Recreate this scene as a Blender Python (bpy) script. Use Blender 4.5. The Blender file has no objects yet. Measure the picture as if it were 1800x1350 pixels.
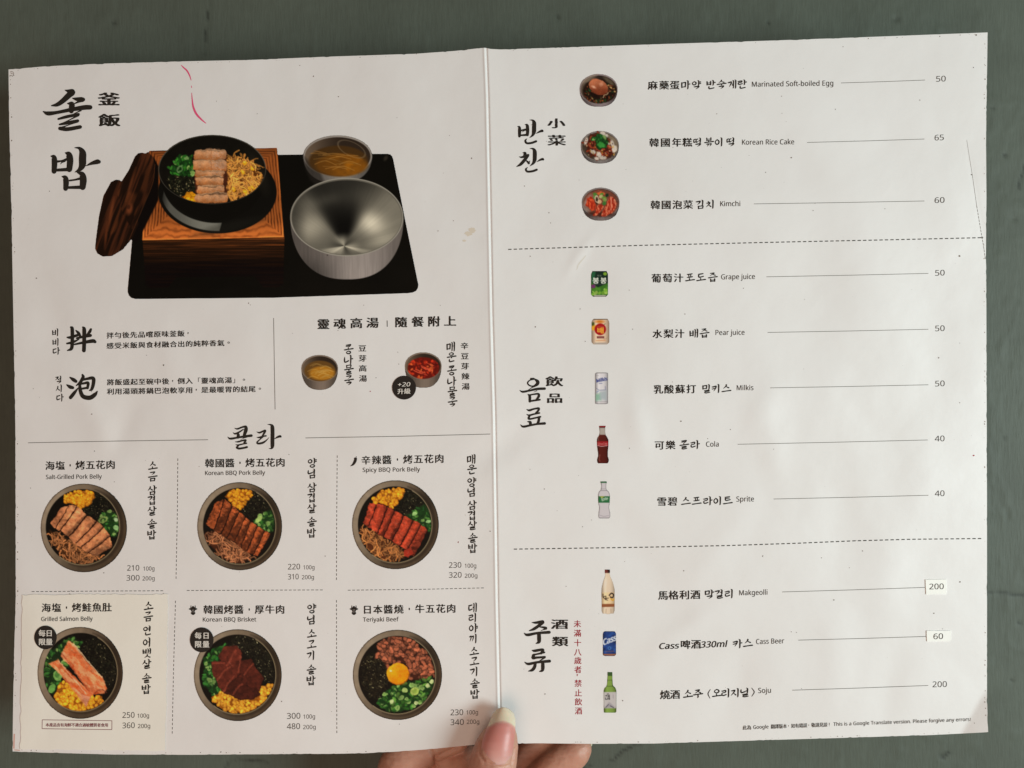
import bpy, bmesh, math, random
import numpy as np
from mathutils import Vector, Matrix
from mathutils.geometry import delaunay_2d_cdt

random.seed(7); RNG = np.random.default_rng(7)
scn = bpy.context.scene
COL = scn.collection
rad = math.radians

# ------------------------------------------------------------------ camera, light, exposure
K = 0.00025            # metres per photo pixel on the plane of the menu (an A3 sheet folded to A4)
D = 0.375              # camera height over the menu
cam_d = bpy.data.cameras.new("camera"); cam_d.sensor_width = 36.0; cam_d.lens = 30.0
cam_d.clip_start = 0.01; cam_d.clip_end = 20
cam = bpy.data.objects.new("camera", cam_d); cam.location = (0, 0, D); COL.objects.link(cam)
scn.camera = cam

w = bpy.data.worlds.new("World"); scn.world = w; w.use_nodes = True
bg = w.node_tree.nodes["Background"]
bg.inputs[0].default_value = (1.0, 0.80, 0.66, 1); bg.inputs[1].default_value = 0.13

def area(name, loc, target, size, size_y, energy, color):
    l = bpy.data.lights.new(name, 'AREA'); l.shape = 'RECTANGLE'; l.size = size; l.size_y = size_y
    l.energy = energy; l.color = color
    o = bpy.data.objects.new(name, l); o.location = loc; COL.objects.link(o)
    o.rotation_euler = (Vector(target) - Vector(loc)).to_track_quat('-Z', 'Y').to_euler()
    return o
area("window_light", (1.12, -0.12, 0.92), (0.05, 0.02, 0), 0.5, 0.5, 17.4, (0.84, 1.0, 1.0))
area("room_lamp", (-0.28, -0.50, 1.15), (-0.12, 0, 0), 0.9, 0.9, 4.9, (1.0, 0.66, 0.50))
scn.view_settings.view_transform = 'Standard'; scn.view_settings.look = 'None'
scn.view_settings.gamma = 1; scn.view_settings.exposure = 0.07

# ------------------------------------------------------------------ small helpers
def hash2(ix, iy, seed):
    n = (ix.astype(np.int64) * 374761393 + iy.astype(np.int64) * 668265263 + seed * 974634777) & 0x7fffffff
    n = ((n ^ (n >> 13)) * 1274126177) & 0x7fffffff
    return ((n ^ (n >> 16)) & 0xffff) / 65535.0
def vnoise(x, y, seed=0):
    x = np.asarray(x, float); y = np.asarray(y, float)
    ix = np.floor(x); iy = np.floor(y); fx = x - ix; fy = y - iy
    fx = fx * fx * (3 - 2 * fx); fy = fy * fy * (3 - 2 * fy)
    a = hash2(ix, iy, seed); b = hash2(ix + 1, iy, seed); c = hash2(ix, iy + 1, seed); d = hash2(ix + 1, iy + 1, seed)
    return (a * (1 - fx) + b * fx) * (1 - fy) + (c * (1 - fx) + d * fx) * fy
def fbm(x, y, seed=0, o=3):
    s = 0; a = .5; t = 0
    for i in range(o):
        s = s + a * vnoise(x * 2 ** i, y * 2 ** i, seed + i * 17); t += a; a *= .55
    return s / t
def lerp(a, b, t): return a + (b - a) * t
def sm(e0, e1, x):
    t = np.clip((x - e0) / (e1 - e0), 0, 1); return t * t * (3 - 2 * t)

# the sheet: outline of the two pages and its height, in photo pixels (u right, v down)
FOLD = np.array([(84, 852.5), (169, 855.8), (314, 858.6), (550, 863), (730, 868.0), (1050, 872.6), (1240, 876.7), (1308, 880)], float)
def fold_u(v): return np.interp(v, FOLD[:, 0], FOLD[:, 1])
def seg_d(u, v, ax, ay, bx, by):
    dx, dy = bx - ax, by - ay; L = math.hypot(dx, dy)
    t = ((u - ax) * dx + (v - ay) * dy) / (L * L); s = ((u - ax) * dy - (v - ay) * dx) / L
    return t, s
WR = [ # soft dents and ridges: centre, angle, length, width, height (mm)
 (1120,745,80,60,22,.30),(880,785,-35,70,26,-.28),(1018,448,-55,40,10,.16),(1300,1190,100,120,40,-.26),(1470,1180,95,110,34,.22),
 (1560,1215,100,90,30,-.24),(1560,1000,85,120,40,.22),(1265,960,-55,120,34,.20),(1150,1010,60,140,40,-.22),(1200,1110,-40,110,24,.24),
 (1360,790,80,70,26,.22),(1340,720,-60,60,26,.18),(1160,560,70,110,46,.2),(1430,520,95,150,60,-.22),(1480,900,85,110,40,-.2),
 (1000,250,110,140,50,-.2),(1230,330,40,110,50,.2),(1500,330,70,150,60,.2),(1640,620,90,200,50,-.25),(1620,820,95,160,40,.22),
 (170,740,60,70,26,.26),(215,760,-70,60,24,-.22),(120,660,40,80,40,.2),(300,640,80,60,26,.16),(90,560,80,120,36,-.2),
 (700,180,80,140,60,.2),(560,140,30,150,60,-.16),(430,590,90,160,50,.16),(640,740,80,160,60,.18),(560,560,30,130,50,-.14),
 (770,420,60,110,50,.18),(740,980,80,200,60,.16),(300,880,80,180,60,-.14),(560,1230,0,160,60,.22),(700,1290,-15,140,40,-.30),
 (780,1180,60,90,36,.2),(60,1140,88,180,30,.2),(480,1290,5,200,40,.22),(960,1180,70,100,40,.2),(1000,1270,10,120,34,.26),(940,1100,80,100,40,-.2)]
def zmm(u, v):
    u = np.asarray(u, float); v = np.asarray(v, float)
    f = fold_u(v); d = u - f
    z = np.where(d < 0, 0.020 * d * .25 - 0.0000035 * d * d * .25 * 1.0, -0.012 * d * .25 + 0.0000030 * d * d)
    # turned crease lines by the fold
    z = z + 0.20 * np.exp(-((d + 1.8) / 1.9) ** 2) - 0.55 * np.exp(-((d - 2.2) / 1.8) ** 2) + 0.8 * np.exp(-np.abs(d) / 40.0)
    for (cx, cy, ang, L, W, h) in WR:
        a = rad(ang); c, s = math.cos(a), math.sin(a)
        p = (u - cx) * c + (v - cy) * s; q = -(u - cx) * s + (v - cy) * c
        q = q + 0.002 * p * p * (1 if (cx + cy) % 2 else -1) * .5
        z = z + 2.3 * h * np.exp(-(p / L) ** 2 - (q / W) ** 2)
    z = z + 0.9 * (fbm(u / 170, v / 170, 5, 2) - .5) + .22 * (fbm(u / 52, v / 60, 9, 2) - .5)
    # dog-eared lower right corner, crease on the right edge, curl beside the thumb
    t, s = seg_d(u, v, 1690, 1290, 1737, 1205)
    z = z + 0.07 * np.clip(-s, 0, 60) * sm(1190, 1240, v) * sm(1660, 1690, u)
    t, s = seg_d(u, v, 1699, 245, 1737, 468)
    z = z + np.where((t > -.1) & (t < 1.05), -.10 * np.exp(-(s / 3.5) ** 2) + .008 * np.clip(-s, 0, 40), 0) * sm(-.1, .3, t) * sm(1.05, .6, t)
    z = z + 2.2 * np.exp(-((u - 800) / 120) ** 2 - ((v - 1325) / 60) ** 2)
    return z
def zf(u, v): return zmm(u, v) * .001
def W2(u, v, z):
    k = K * (D - z) / D
    return np.stack([(np.asarray(u, float) - 900) * k, -(np.asarray(v, float) - 675) * k, np.zeros_like(k * np.asarray(u, float)) + z], -1)
def P3(u, v, z): return Vector(W2(u, v, z))
def on_page(u, v, eps): return W2(u, v, zf(u, v) + eps)

def link(o, parent=None, **kw):
    COL.objects.link(o)
    if parent is not None: o.parent = parent
    for k, v_ in kw.items(): o[k] = v_
    return o
def mesh_obj(name, verts, faces, mat, parent=None, smooth=False, loops=None, **kw):
    me = bpy.data.meshes.new(name)
    verts = np.asarray(verts, np.float32)
    if isinstance(faces, np.ndarray):
        n = faces.shape[1]; nf = len(faces)
        me.vertices.add(len(verts)); me.vertices.foreach_set("co", verts.ravel())
        me.loops.add(nf * n); me.loops.foreach_set("vertex_index", faces.astype(np.int32).ravel())
        me.polygons.add(nf); me.polygons.foreach_set("loop_start", np.arange(0, nf * n, n, dtype=np.int32))
        me.update(calc_edges=True)
    else:
        me.from_pydata(verts.tolist(), [], faces)
    if smooth: me.polygons.foreach_set("use_smooth", np.ones(len(me.polygons), bool))
    me.materials.append(mat)
    o = bpy.data.objects.new(name, me)
    return link(o, parent, **kw)
def grid_faces(nu, nv, mask=None):   # vertices index = j*nu+i ; v runs down so faces wind counter-clockwise seen from above
    i, j = np.meshgrid(np.arange(nu - 1), np.arange(nv - 1))
    a = j * nu + i; q = np.stack([a, a + nu, a + nu + 1, a + 1], -1).reshape(-1, 4)
    if mask is not None: q = q[mask.reshape(-1)]
    return q

# ------------------------------------------------------------------ materials
def new_mat(name):
    m = bpy.data.materials.new(name); m.use_nodes = True
    nt = m.node_tree; b = nt.nodes["Principled BSDF"]; return m, nt, b
def N(nt, t, **kw):
    n = nt.nodes.new(t)
    for k, v_ in kw.items():
        if k in n.inputs: n.inputs[k].default_value = v_
        else: setattr(n, k, v_)
    return n
def paper_bump(nt, b, k=1.0):
    tc = N(nt, 'ShaderNodeTexCoord')
    n1 = N(nt, 'ShaderNodeTexNoise', Scale=130.0, Detail=3.0); n2 = N(nt, 'ShaderNodeTexNoise', Scale=2600.0, Detail=2.0)
    for n in (n1, n2): nt.links.new(tc.outputs['Object'], n.inputs['Vector'])
    b1 = N(nt, 'ShaderNodeBump', Strength=.11 * k, Distance=.0010); b2 = N(nt, 'ShaderNodeBump', Strength=.10 * k, Distance=.00008)
    nt.links.new(n1.outputs['Fac'], b1.inputs['Height']); nt.links.new(n2.outputs['Fac'], b2.inputs['Height'])
    nt.links.new(b1.outputs['Normal'], b2.inputs['Normal']); nt.links.new(b2.outputs['Normal'], b.inputs['Normal'])
    return tc
def paper_mat(name, c, c2, rough=.42):
    m, nt, b = new_mat(name)
    tc = paper_bump(nt, b)
    n = N(nt, 'ShaderNodeTexNoise', Scale=14.0, Detail=5.0, Roughness=.6); nt.links.new(tc.outputs['Object'], n.inputs['Vector'])
    cr = N(nt, 'ShaderNodeValToRGB'); cr.color_ramp.elements[0].position = .34; cr.color_ramp.elements[1].position = .66
    cr.color_ramp.elements[0].color = (*c2, 1); cr.color_ramp.elements[1].color = (*c, 1)
    nt.links.new(n.outputs['Fac'], cr.inputs['Fac']); nt.links.new(cr.outputs['Color'], b.inputs['Base Color'])
    b.inputs['Roughness'].default_value = rough; b.inputs['Specular IOR Level'].default_value = .38
    return m
M_paper = paper_mat("laminated_paper", (.81, .79, .782), (.785, .762, .75))
M_stick = paper_mat("cream_sticker_paper", (.87, .84, .765), (.85, .815, .735), .5)
M_tag = paper_mat("price_sticker_paper", (.93, .925, .88), (.91, .905, .86), .4)
M_card, nt, b = new_mat("paper_edge"); b.inputs['Base Color'].default_value = (.52, .47, .42, 1); b.inputs['Roughness'].default_value = .8
def ink(name, c, rough=.42):
    m, nt, b = new_mat(name); b.inputs['Base Color'].default_value = (*c, 1); b.inputs['Roughness'].default_value = rough
    b.inputs['Specular IOR Level'].default_value = .08; paper_bump(nt, b); return m
M_ink = ink("black_ink", (.026, .021, .017)); M_grey = ink("dark_grey_ink", (.06, .052, .045)); M_line = ink("grey_line_ink", (.17, .155, .14))
M_red = ink("red_ink", (.36, .03, .045)); M_maroon = ink("maroon_ink", (.22, .045, .06)); M_white = ink("white_ink", (.72, .68, .62))
M_badge = ink("badge_ink", (.026, .021, .018)); M_pen = ink("pink_pen_ink", (.78, .10, .22))
M_speck = ink("grime", (.20, .165, .14), .7); M_stain = ink("tan_stain", (.70, .62, .52)); M_wear = ink("edge_grime", (.24, .18, .145), .8)
M_pink = ink("pink_edge_strip", (.70, .42, .36), .7)
M_pic, nt, b = new_mat("printed_photo_ink")
at = N(nt, 'ShaderNodeAttribute', attribute_name="Col"); nt.links.new(at.outputs['Color'], b.inputs['Base Color'])
b.inputs['Roughness'].default_value = .42; b.inputs['Specular IOR Level'].default_value = .08; paper_bump(nt, b)

# ------------------------------------------------------------------ lettering
_gc = {}
def sans(t):
    """plain letters and digits as the humanist sans alphabet of the built-in typefaces"""
    return ''.join(chr(0x1D5A0 + ord(q) - 65) if 'A' <= q <= 'Z' else chr(0x1D5BA + ord(q) - 97) if 'a' <= q <= 'z' else chr(0x1D7E2 + ord(q) - 48) if '0' <= q <= '9' else q for q in t)
def outline(ch):
    """closed outlines (em units, y up) of a string set in Blender's built-in typeface"""
    if ch in _gc: return _gc[ch]
    c = bpy.data.curves.new('t', 'FONT'); c.body = ch; c.size = 1
    o = bpy.data.objects.new('t', c); COL.objects.link(o)
    cu = o.to_curve(bpy.context.evaluated_depsgraph_get())
    res = []
    for s in cu.splines:
        bp = s.bezier_points; n = len(bp); pts = []
        for i in range(n):
            a, b_ = bp[i], bp[(i + 1) % n]
            p0, p1, p2, p3 = [np.array(q[:2]) for q in (a.co, a.handle_right, b_.handle_left, b_.co)]
            straight = abs(np.cross(p1 - p0, p3 - p0)) + abs(np.cross(p2 - p0, p3 - p0)) < 1e-5
            k = 1 if straight else 3
            for t in np.arange(k) / k:
                pts.append((1 - t) ** 3 * p0 + 3 * t * (1 - t) ** 2 * p1 + 3 * t * t * (1 - t) * p2 + t ** 3 * p3)
        if len(pts) > 2: res.append(np.array(pts))
    o.to_curve_clear(); bpy.data.objects.remove(o); bpy.data.curves.remove(c)
    _gc[ch] = res; return res
def inky(polys, off, rnd=.011):
    """rounded, swollen, slightly uneven outlines, like a brush-cut Chinese face"""
    out = []
    for p in polys:
        q = []
        for i in range(len(p)):
            a, b_ = p[i], p[(i + 1) % len(p)]; L = np.hypot(*(b_ - a)); n = max(1, int(L / .028))
            for k in range(n): q.append(a + (b_ - a) * k / n)
        q = np.array(q)
        for _ in range(2): q = q * .5 + np.roll(q, 1, 0) * .25 + np.roll(q, -1, 0) * .25
        t = np.roll(q, -1, 0) - np.roll(q, 1, 0); L = np.hypot(t[:, 0], t[:, 1])[:, None] + 1e-9; t = t / L
        nrm = np.stack([t[:, 1], -t[:, 0]], 1)   # outer outlines run clockwise in this face: corrected by sign below
        area_ = .5 * np.sum(q[:, 0] * np.roll(q[:, 1], -1) - np.roll(q[:, 0], -1) * q[:, 1])
        inner = sum(o_ is not p and inside(o_, p[0]) for o_ in polys) % 2 == 1
        sg = (1 if area_ > 0 else -1) * (-1 if inner else 1)
        vert = np.abs(t[:, 1:2])                      # thicker uprights than crossbars
        wob = .006 * np.sin(q[:, :1] * 23 + q[:, 1:2] * 17)
        out.append(q + nrm * sg * (off * (.55 + .9 * vert) + wob))
    return out
def inside(poly, pt):
    x, y = pt; a = poly; b_ = np.roll(poly, -1, 0)
    c = (a[:, 1] > y) != (b_[:, 1] > y)
    xi = (b_[:, 0] - a[:, 0]) * (y - a[:, 1]) / (b_[:, 1] - a[:, 1] + 1e-12) + a[:, 0]
    return bool(np.sum(c & (x < xi)) % 2)
def fill(polys):
    """constrained triangulation, then keep what the outlines wind around -> (verts Nx2, tris)"""
    V = np.vstack(polys); E = []; n = 0
    for p in polys: E += [(n + i, n + (i + 1) % len(p)) for i in range(len(p))]; n += len(p)
    vo, eo, fo, _, _, _ = delaunay_2d_cdt([Vector(q) for q in V], E, [], 0, 1e-5)
    vo = np.array([tuple(q) for q in vo]); fo = np.array(fo); c = vo[fo].mean(1); wn = np.zeros(len(c))
    for p in polys:
        for a_, b_ in zip(p, np.roll(p, -1, 0)):
            cr = (b_[0] - a_[0]) * (c[:, 1] - a_[1]) - (b_[1] - a_[1]) * (c[:, 0] - a_[0])
            wn += ((a_[1] <= c[:, 1]) & (b_[1] > c[:, 1]) & (cr > 0)) * 1.0 - ((a_[1] > c[:, 1]) & (b_[1] <= c[:, 1]) & (cr < 0)) * 1.0
    return vo, fo[np.abs(wn) > .5]
_fc = {}
def glyph(ch, off=0.0):
    k = (ch, off)
    if k not in _fc:
        p = outline(ch)
        _fc[k] = fill(inky(p, off) if off > 0 else p) if p else (np.zeros((0, 2)), np.zeros((0, 3), int))
    return _fc[k]

def catmull(P, n=6):
    P = np.array(P, float); Q = np.vstack([2 * P[0] - P[1], P, 2 * P[-1] - P[-2]]); out = []
    for i in range(1, len(Q) - 2):
        for t in np.arange(n) / n:
            out.append(.5 * ((2 * Q[i]) + (-Q[i - 1] + Q[i + 1]) * t + (2 * Q[i - 1] - 5 * Q[i] + 4 * Q[i + 1] - Q[i + 2]) * t * t + (-Q[i - 1] + 3 * Q[i] - 3 * Q[i + 1] + Q[i + 2]) * t ** 3))
    out.append(P[-1]); return np.array(out)
def ribbon(P, n=5):
    """brush stroke with round ends: points (x, y, full width) -> strip (verts, tris)"""
    C = catmull(P, n); C[:, 2] = np.clip(C[:, 2], .15 * max(p[2] for p in P) * .3, None)
    t = np.gradient(C[:, :2], axis=0); t /= np.hypot(t[:, 0], t[:, 1])[:, None] + 1e-9
    nr = np.stack([-t[:, 1], t[:, 0]], 1); h = C[:, 2:3] / 2
    rows = [(C[i, :2], nr[i], h[i, 0]) for i in range(len(C))]
    def cap(i, sg):
        return [(C[i, :2] + t[i] * sg * h[i, 0] * math.sin(a), nr[i], h[i, 0] * math.cos(a)) for a in (rad(35), rad(65), rad(85))]
    rows = cap(0, -1)[::-1] + rows + cap(-1, 1)
    V = []; F = []
    for c, n_, hh in rows: V += [c + n_ * hh, c - n_ * hh]
    for i in range(len(rows) - 1):
        a = 2 * i; F += [(a, a + 1, a + 3), (a, a + 3, a + 2)]
    return np.array(V), np.array(F)

# brush-written Hangul, composed from strokes: (x, y, width) in a unit box, y down
CONS = {
 'ㄱ': [[(0,.14,.5),(.2,.16,1),(.85,.04,1),(.93,.1,1),(.78,.5,.9),(.35,1,.25)]],
 'ㄴ': [[(.12,0,.4),(.08,.4,1),(.1,.8,1),(.3,.95,1),(1,.72,.9)]],
 'ㄷ': [[(0,.1,.5),(.2,.14,1),(.9,.04,.9)],[(.12,.12,.6),(.08,.5,1),(.12,.88,1),(.35,.96,1),(1,.78,.8)]],
 'ㄹ': [[(0,.1,.5),(.2,.13,.9),(.86,.02,.9),(.82,.36,.85),(.3,.46,.7),(.12,.52,.7),(.1,.85,.95),(.4,.98,.95),(1,.82,.8)]],
 'ㅁ': [[(.02,.02,.4),(.1,.1,1),(.12,1,.9)],[(.08,.12,.8),(.85,.02,.9),(.95,.1,1),(.88,.9,.9)],[(.12,.93,.7),(.9,.88,.8)]],
 'ㅂ': [[(.0,.03,.3),(.1,.1,1),(.12,1,.9)],[(.78,0,.3),(.9,.08,1),(.9,1,.9)],[(.12,.5,.6),(.88,.42,.6)],[(.12,.93,.7),(.9,.88,.8)]],
 'ㅅ': [[(.42,0,.3),(.55,.06,1),(.42,.5,.9),(0,1,.3)],[(.46,.45,.3),(.75,.75,.8),(1,.92,1)]],
 'ㅇ': [[(.5,-.05,.4),(.48,.06,.7),(.16,.28,.7),(.1,.65,.8),(.42,.97,.9),(.82,.78,1),(.88,.35,1),(.55,.06,.8),(.42,.1,.6)]],
 'ㅈ': [[(.04,.1,.5),(.25,.13,.9),(.82,.02,.9),(.6,.4,.9),(.02,1,.3)],[(.5,.5,.3),(.8,.78,.8),(1,.94,1)]],
 'ㅊ': [[(.38,-.08,.5),(.55,.04,.9)],[(.04,.24,.5),(.25,.27,.9),(.82,.18,.9),(.6,.5,.9),(.02,1,.3)],[(.5,.6,.3),(.8,.82,.8),(1,.96,1)]],
 'ㅋ': [[(0,.14,.5),(.2,.16,1),(.85,.04,1),(.93,.1,1),(.78,.5,.9),(.4,1,.25)],[(0,.55,.5),(.2,.56,.8),(.75,.42,.6)]],
 'ㅌ': [[(0,.06,.5),(.2,.1,.9),(.9,.0,.8)],[(.1,.48,.6),(.85,.4,.7)],[(.12,.1,.6),(.08,.5,.9),(.12,.88,.9),(.35,.98,.9),(1,.82,.8)]],
 'ㅍ': [[(0,.1,.5),(.2,.14,.9),(.95,.04,.8)],[(.3,.15,.7),(.34,.85,.7)],[(.72,.1,.7),(.66,.85,.7)],[(-.02,.95,.5),(.3,.96,.9),(1,.84,.9)]],
 'ㅎ': [[(.38,-.12,.5),(.55,-.02,.9)],[(0,.2,.5),(.25,.24,.9),(.95,.14,.8)],[(.5,.34,.6),(.2,.55,.7),(.25,.9,.8),(.6,.98,.9),(.8,.7,.9),(.6,.38,.7),(.45,.36,.5)]]}
DBL = {'ㄲ': 'ㄱㄱ', 'ㄸ': 'ㄷㄷ', 'ㅃ': 'ㅂㅂ', 'ㅆ': 'ㅅㅅ'}
LJ = 'ㄱㄲㄴㄷㄸㄹㅁㅂㅃㅅㅆㅇㅈㅉㅊㅋㅌㅍㅎ'
VJ = 'ㅏㅐㅑㅒㅓㅔㅕㅖㅗㅘㅙㅚㅛㅜㅝㅞㅟㅠㅡㅢㅣ'
TJ = ' ㄱㄲㄳㄴㄵㄶㄷㄹㄺㄻㄼㄽㄾㄿㅀㅁㅂㅄㅅㅆㅇㅈㅊㅋㅌㅍㅎ'
def box(st, x, y, w_, h_, W):
    return [[(x + px * w_, y + py * h_, pw * W) for px, py, pw in s] for s in st]
def cons(j, x, y, w_, h_, W):
    if j in DBL:
        c = DBL[j][0]; return box(CONS[c], x, y, w_ * .46, h_, W * .85) + box(CONS[c], x + w_ * .52, y, w_ * .46, h_, W * .85)
    return box(CONS[j], x, y, w_, h_, W)
def vbar(x, y0, y1, W): return [(x - 1.1 * W, y0, .1 * W), (x - .3 * W, y0 + .25 * W, .7 * W), (x, y0 + .9 * W, 1.08 * W), (x, (y0 + y1) / 2, W), (x - .02, y1 - .5 * W, .9 * W), (x - .6 * W, y1, .25 * W)]
def tick_r(x, y, W): return [(x, y + .03, .25 * W), (x + .1, y - .01, .6 * W), (x + .19, y - .035, .95 * W)]
def tick_l(x, y, W, L=.16): return [(x - L, y + .01, .5 * W), (x - L * .6, y + .02, .85 * W), (x, y - .02, .5 * W)]
def hbar(x0, x1, y, W): return [(x0, y + .015, .15 * W), (x0 + .1, y + .04, .95 * W), ((x0 + x1) / 2, y, .8 * W), (x1 - .08, y - .035, 1.0 * W), (x1, y - .035, .9 * W)]
def syll(ch):
    n = ord(ch) - 0xAC00; L = LJ[n // 588]; V = VJ[n % 588 // 28]; T = TJ[n % 28]; W = .150; S = []
    if V in 'ㅗㅛㅜㅠㅡ':
        fin = T != ' '
        ch_, cy = (.30, .36) if fin else (.42, .55)
        by = .50 if fin else .80
        if V in 'ㅜㅠ': by = .44 if fin else .56
        ch2 = ch_ if V not in 'ㅜㅠ' or fin else .36; cy0 = 0. if fin else .06
        S += cons(L, .22, cy0, .56, (ch2 if V not in 'ㅗㅛ' or not fin else .33), W * (.86 if fin else 1))
        S.append(hbar(.0, 1.0, by, W))
        ty = by - (.14 if fin else .2)
        if V == 'ㅗ': S.append([(.47, ty, .7 * W), (.5, by, W)])
        if V == 'ㅛ': S += [[(.33, ty, .7 * W), (.37, by, .9 * W)], [(.66, ty, .7 * W), (.62, by, .9 * W)]]
        dn = .14 if fin else .40
        if V == 'ㅜ': S.append([(.52, by, .8 * W), (.53, by + dn * .7, W), (.47, by + dn, .4 * W)])
        if V == 'ㅠ': S += [[(.38, by, .7 * W), (.36, by + dn * .6, .9 * W), (.26, by + dn, .3 * W)], [(.66, by, .7 * W), (.67, by + dn * .7, W), (.62, by + dn, .4 * W)]]
        if fin: S += cons(T, .24, .68, .54, .30, W * .95)
    else:
        fin = T != ' '; two = V in 'ㅐㅔㅒㅖ'
        y1 = .62 if fin else 1.0; cw = .40 if two else .48
        S += cons(L, .02, .12 if fin else .2, cw, .40 if fin else .58, W)
        xb = .74; m = .32 if fin else .46
        if two:
            S.append(vbar(.62, .04, y1 - .03, W * .85)); S.append(vbar(.86, .0, y1, W * .95))
            if V == 'ㅐ': S.append([(.62, m, .5 * W), (.86, m - .02, .5 * W)])
            if V in 'ㅔㅖ': S.append(tick_l(.62, m, W, .14))
            if V == 'ㅖ': S.append(tick_l(.62, m + .14, W, .14))
        else:
            S.append(vbar(xb, .0, y1, W))
            if V == 'ㅏ': S.append(tick_r(xb, m, W))
            if V == 'ㅑ': S += [tick_r(xb, m - .08, W), tick_r(xb, m + .09, W)]
            if V == 'ㅓ': S.append(tick_l(xb, m, W))
            if V == 'ㅕ': S += [tick_l(xb, m - .08, W), tick_l(xb, m + .09, W)]
        if fin: S += cons(T, .22, .68, .58, .31, W * .95)
    return S
def cap_h(): return max(p[:, 1].max() for p in outline(sans('H')))
_sc = {}
def hangul(ch):
    if ch not in _sc: _sc[ch] = [ribbon(s, 3) for s in syll(ch)]
    return _sc[ch]

class Print:
    """collects flat ink shapes in photo pixels and lays them on the sheet as one mesh"""
    def __init__(s): s.V = []; s.F = []; s.L = []; s.n = 0
    def add(s, V, F, layer=0):
        if len(V) == 0: return
        s.V.append(np.asarray(V, float)[:, :2]); s.F.append(np.asarray(F) + s.n); s.n += len(V); s.L.append(np.full(len(V), float(layer)))
    def stroke(s, P, layer=0, n=5): V, F = ribbon(P, n); s.add(V, F, layer)
    def han(s, ch, cx, cy, w_, h_, off=.012):
        V, F = glyph(ch, off); V = np.stack([cx + (V[:, 0] - .5) * w_, cy - (V[:, 1] - .38) * h_], 1); s.add(V, F)
    def kor(s, ch, cx, cy, w_, h_):
        for i, (V, F) in enumerate(hangul(ch)):
            x = .5 + (V[:, 0] - .5) * .92; y = (V[:, 1] - .5) * .92 - .06 * (V[:, 0] - .5)
            s.add(np.stack([cx + (x - .5) * w_, cy + y * h_], 1), F, i * .35)
    def ch(s, c, cx, cy, w_, h_, off=.012):
        if 0xAC00 <= ord(c) <= 0xD7A3: s.kor(c, cx, cy, w_, h_)
        elif c == '・': s.stroke([(cx, cy - .06 * h_, .13 * w_), (cx, cy + .06 * h_, .13 * w_)])
        elif c in '，,':
            s.stroke([(cx - .1 * w_, cy - .08 * h_, .16 * w_), (cx - .12 * w_, cy + .1 * h_, .06 * w_)])
        elif c == '。': s.han(c, cx + .3 * w_, cy - .32 * h_, w_, h_, .006)
        elif c in '「」': s.han(c, cx, cy, w_, h_, 0)
        elif c != ' ': s.han(c, cx, cy, w_, h_, off)
    def row(s, txt, x0, y0, x1, y1, w_, h_, off=.012):     # centres of first and last glyph
        n = len(txt)
        for i, c in enumerate(txt):
            t = i / (n - 1) if n > 1 else 0
            s.ch(c, lerp(x0, x1, t), lerp(y0, y1, t), w_, h_, off)
    def at(s, txt, xs, y0, y1, w_, h_, off=.012):
        for c, x in zip(txt, xs): s.ch(c, x, lerp(y0, y1, (x - xs[0]) / max(1, xs[-1] - xs[0])), w_, h_, off)
    def col(s, txt, ys, x0, x1, w_, h_, off=.012):
        for c, y in zip(txt, ys): s.ch(c, lerp(x0, x1, (y - ys[0]) / max(1, ys[-1] - ys[0])), y, w_, h_, off)
    def latin(s, txt, x0, x1, b0, b1, cap, off=0.0, shear=0):
        V, F = glyph(sans(txt), off); m, M = V[:, 0].min(), V[:, 0].max()
        x = x0 + (V[:, 0] - m) / (M - m) * (x1 - x0); t = (x - x0) / (x1 - x0)
        s.add(np.stack([x + V[:, 1] * shear, lerp(b0, b1, t) - V[:, 1] / cap_h() * cap], 1), F)
    def line(s, pts, wd, seg=18):
        P = []
        for (ax, ay), (bx, by) in zip(pts[:-1], pts[1:]):
            n = max(1, int(math.hypot(bx - ax, by - ay) / seg))
            P += [(lerp(ax, bx, k / n), lerp(ay, by, k / n)) for k in range(n)]
        P.append(pts[-1]); P = np.array(P); t = np.gradient(P, axis=0); t /= np.hypot(t[:, 0], t[:, 1])[:, None]
        nr = np.stack([-t[:, 1], t[:, 0]], 1) * wd / 2; V = np.empty((2 * len(P), 2)); V[0::2] = P + nr; V[1::2] = P - nr
        a = np.arange(len(P) - 1) * 2; F = np.vstack([np.stack([a, a + 1, a + 3], 1), np.stack([a, a + 3, a + 2], 1)]); s.add(V, F)
    def dash(s, pts, period, on, wd):
        P = np.array(pts, float); L = np.concatenate([[0], np.cumsum(np.hypot(*np.diff(P, axis=0).T))]); d = 0
        while d + on <= L[-1] + .5:
            q = [(np.interp(e, L, P[:, 0]), np.interp(e, L, P[:, 1])) for e in (d, d + on)]
            s.line(q, wd, 99); d += period
    def disc(s, cx, cy, rx, ry=None, n=40, irr=0, layer=0):
        ry = ry or rx; a = np.arange(n) / n * 2 * math.pi
        k = 1 + irr * (RNG.random(n) - .5)
        V = np.vstack([[cx, cy], np.stack([cx + rx * np.cos(a) * k, cy + ry * np.sin(a) * k], 1)])
        F = [(0, 1 + (i + 1) % n, 1 + i) for i in range(n)]; s.add(V, F, layer)
    def build(s, name, mat, parent, eps=.00007, **kw):
        V = np.vstack(s.V); F = np.vstack(s.F); L = np.concatenate(s.L)
        # wind every triangle to face the reader (v runs down)
        a, b_, c = V[F[:, 0]], V[F[:, 1]], V[F[:, 2]]
        cr = (b_[:, 0] - a[:, 0]) * (c[:, 1] - a[:, 1]) - (b_[:, 1] - a[:, 1]) * (c[:, 0] - a[:, 0])
        F[cr > 0] = F[cr > 0][:, ::-1]
        return mesh_obj(name, on_page(V[:, 0], V[:, 1], eps + L * .000004), F, mat, parent, **kw)


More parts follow.
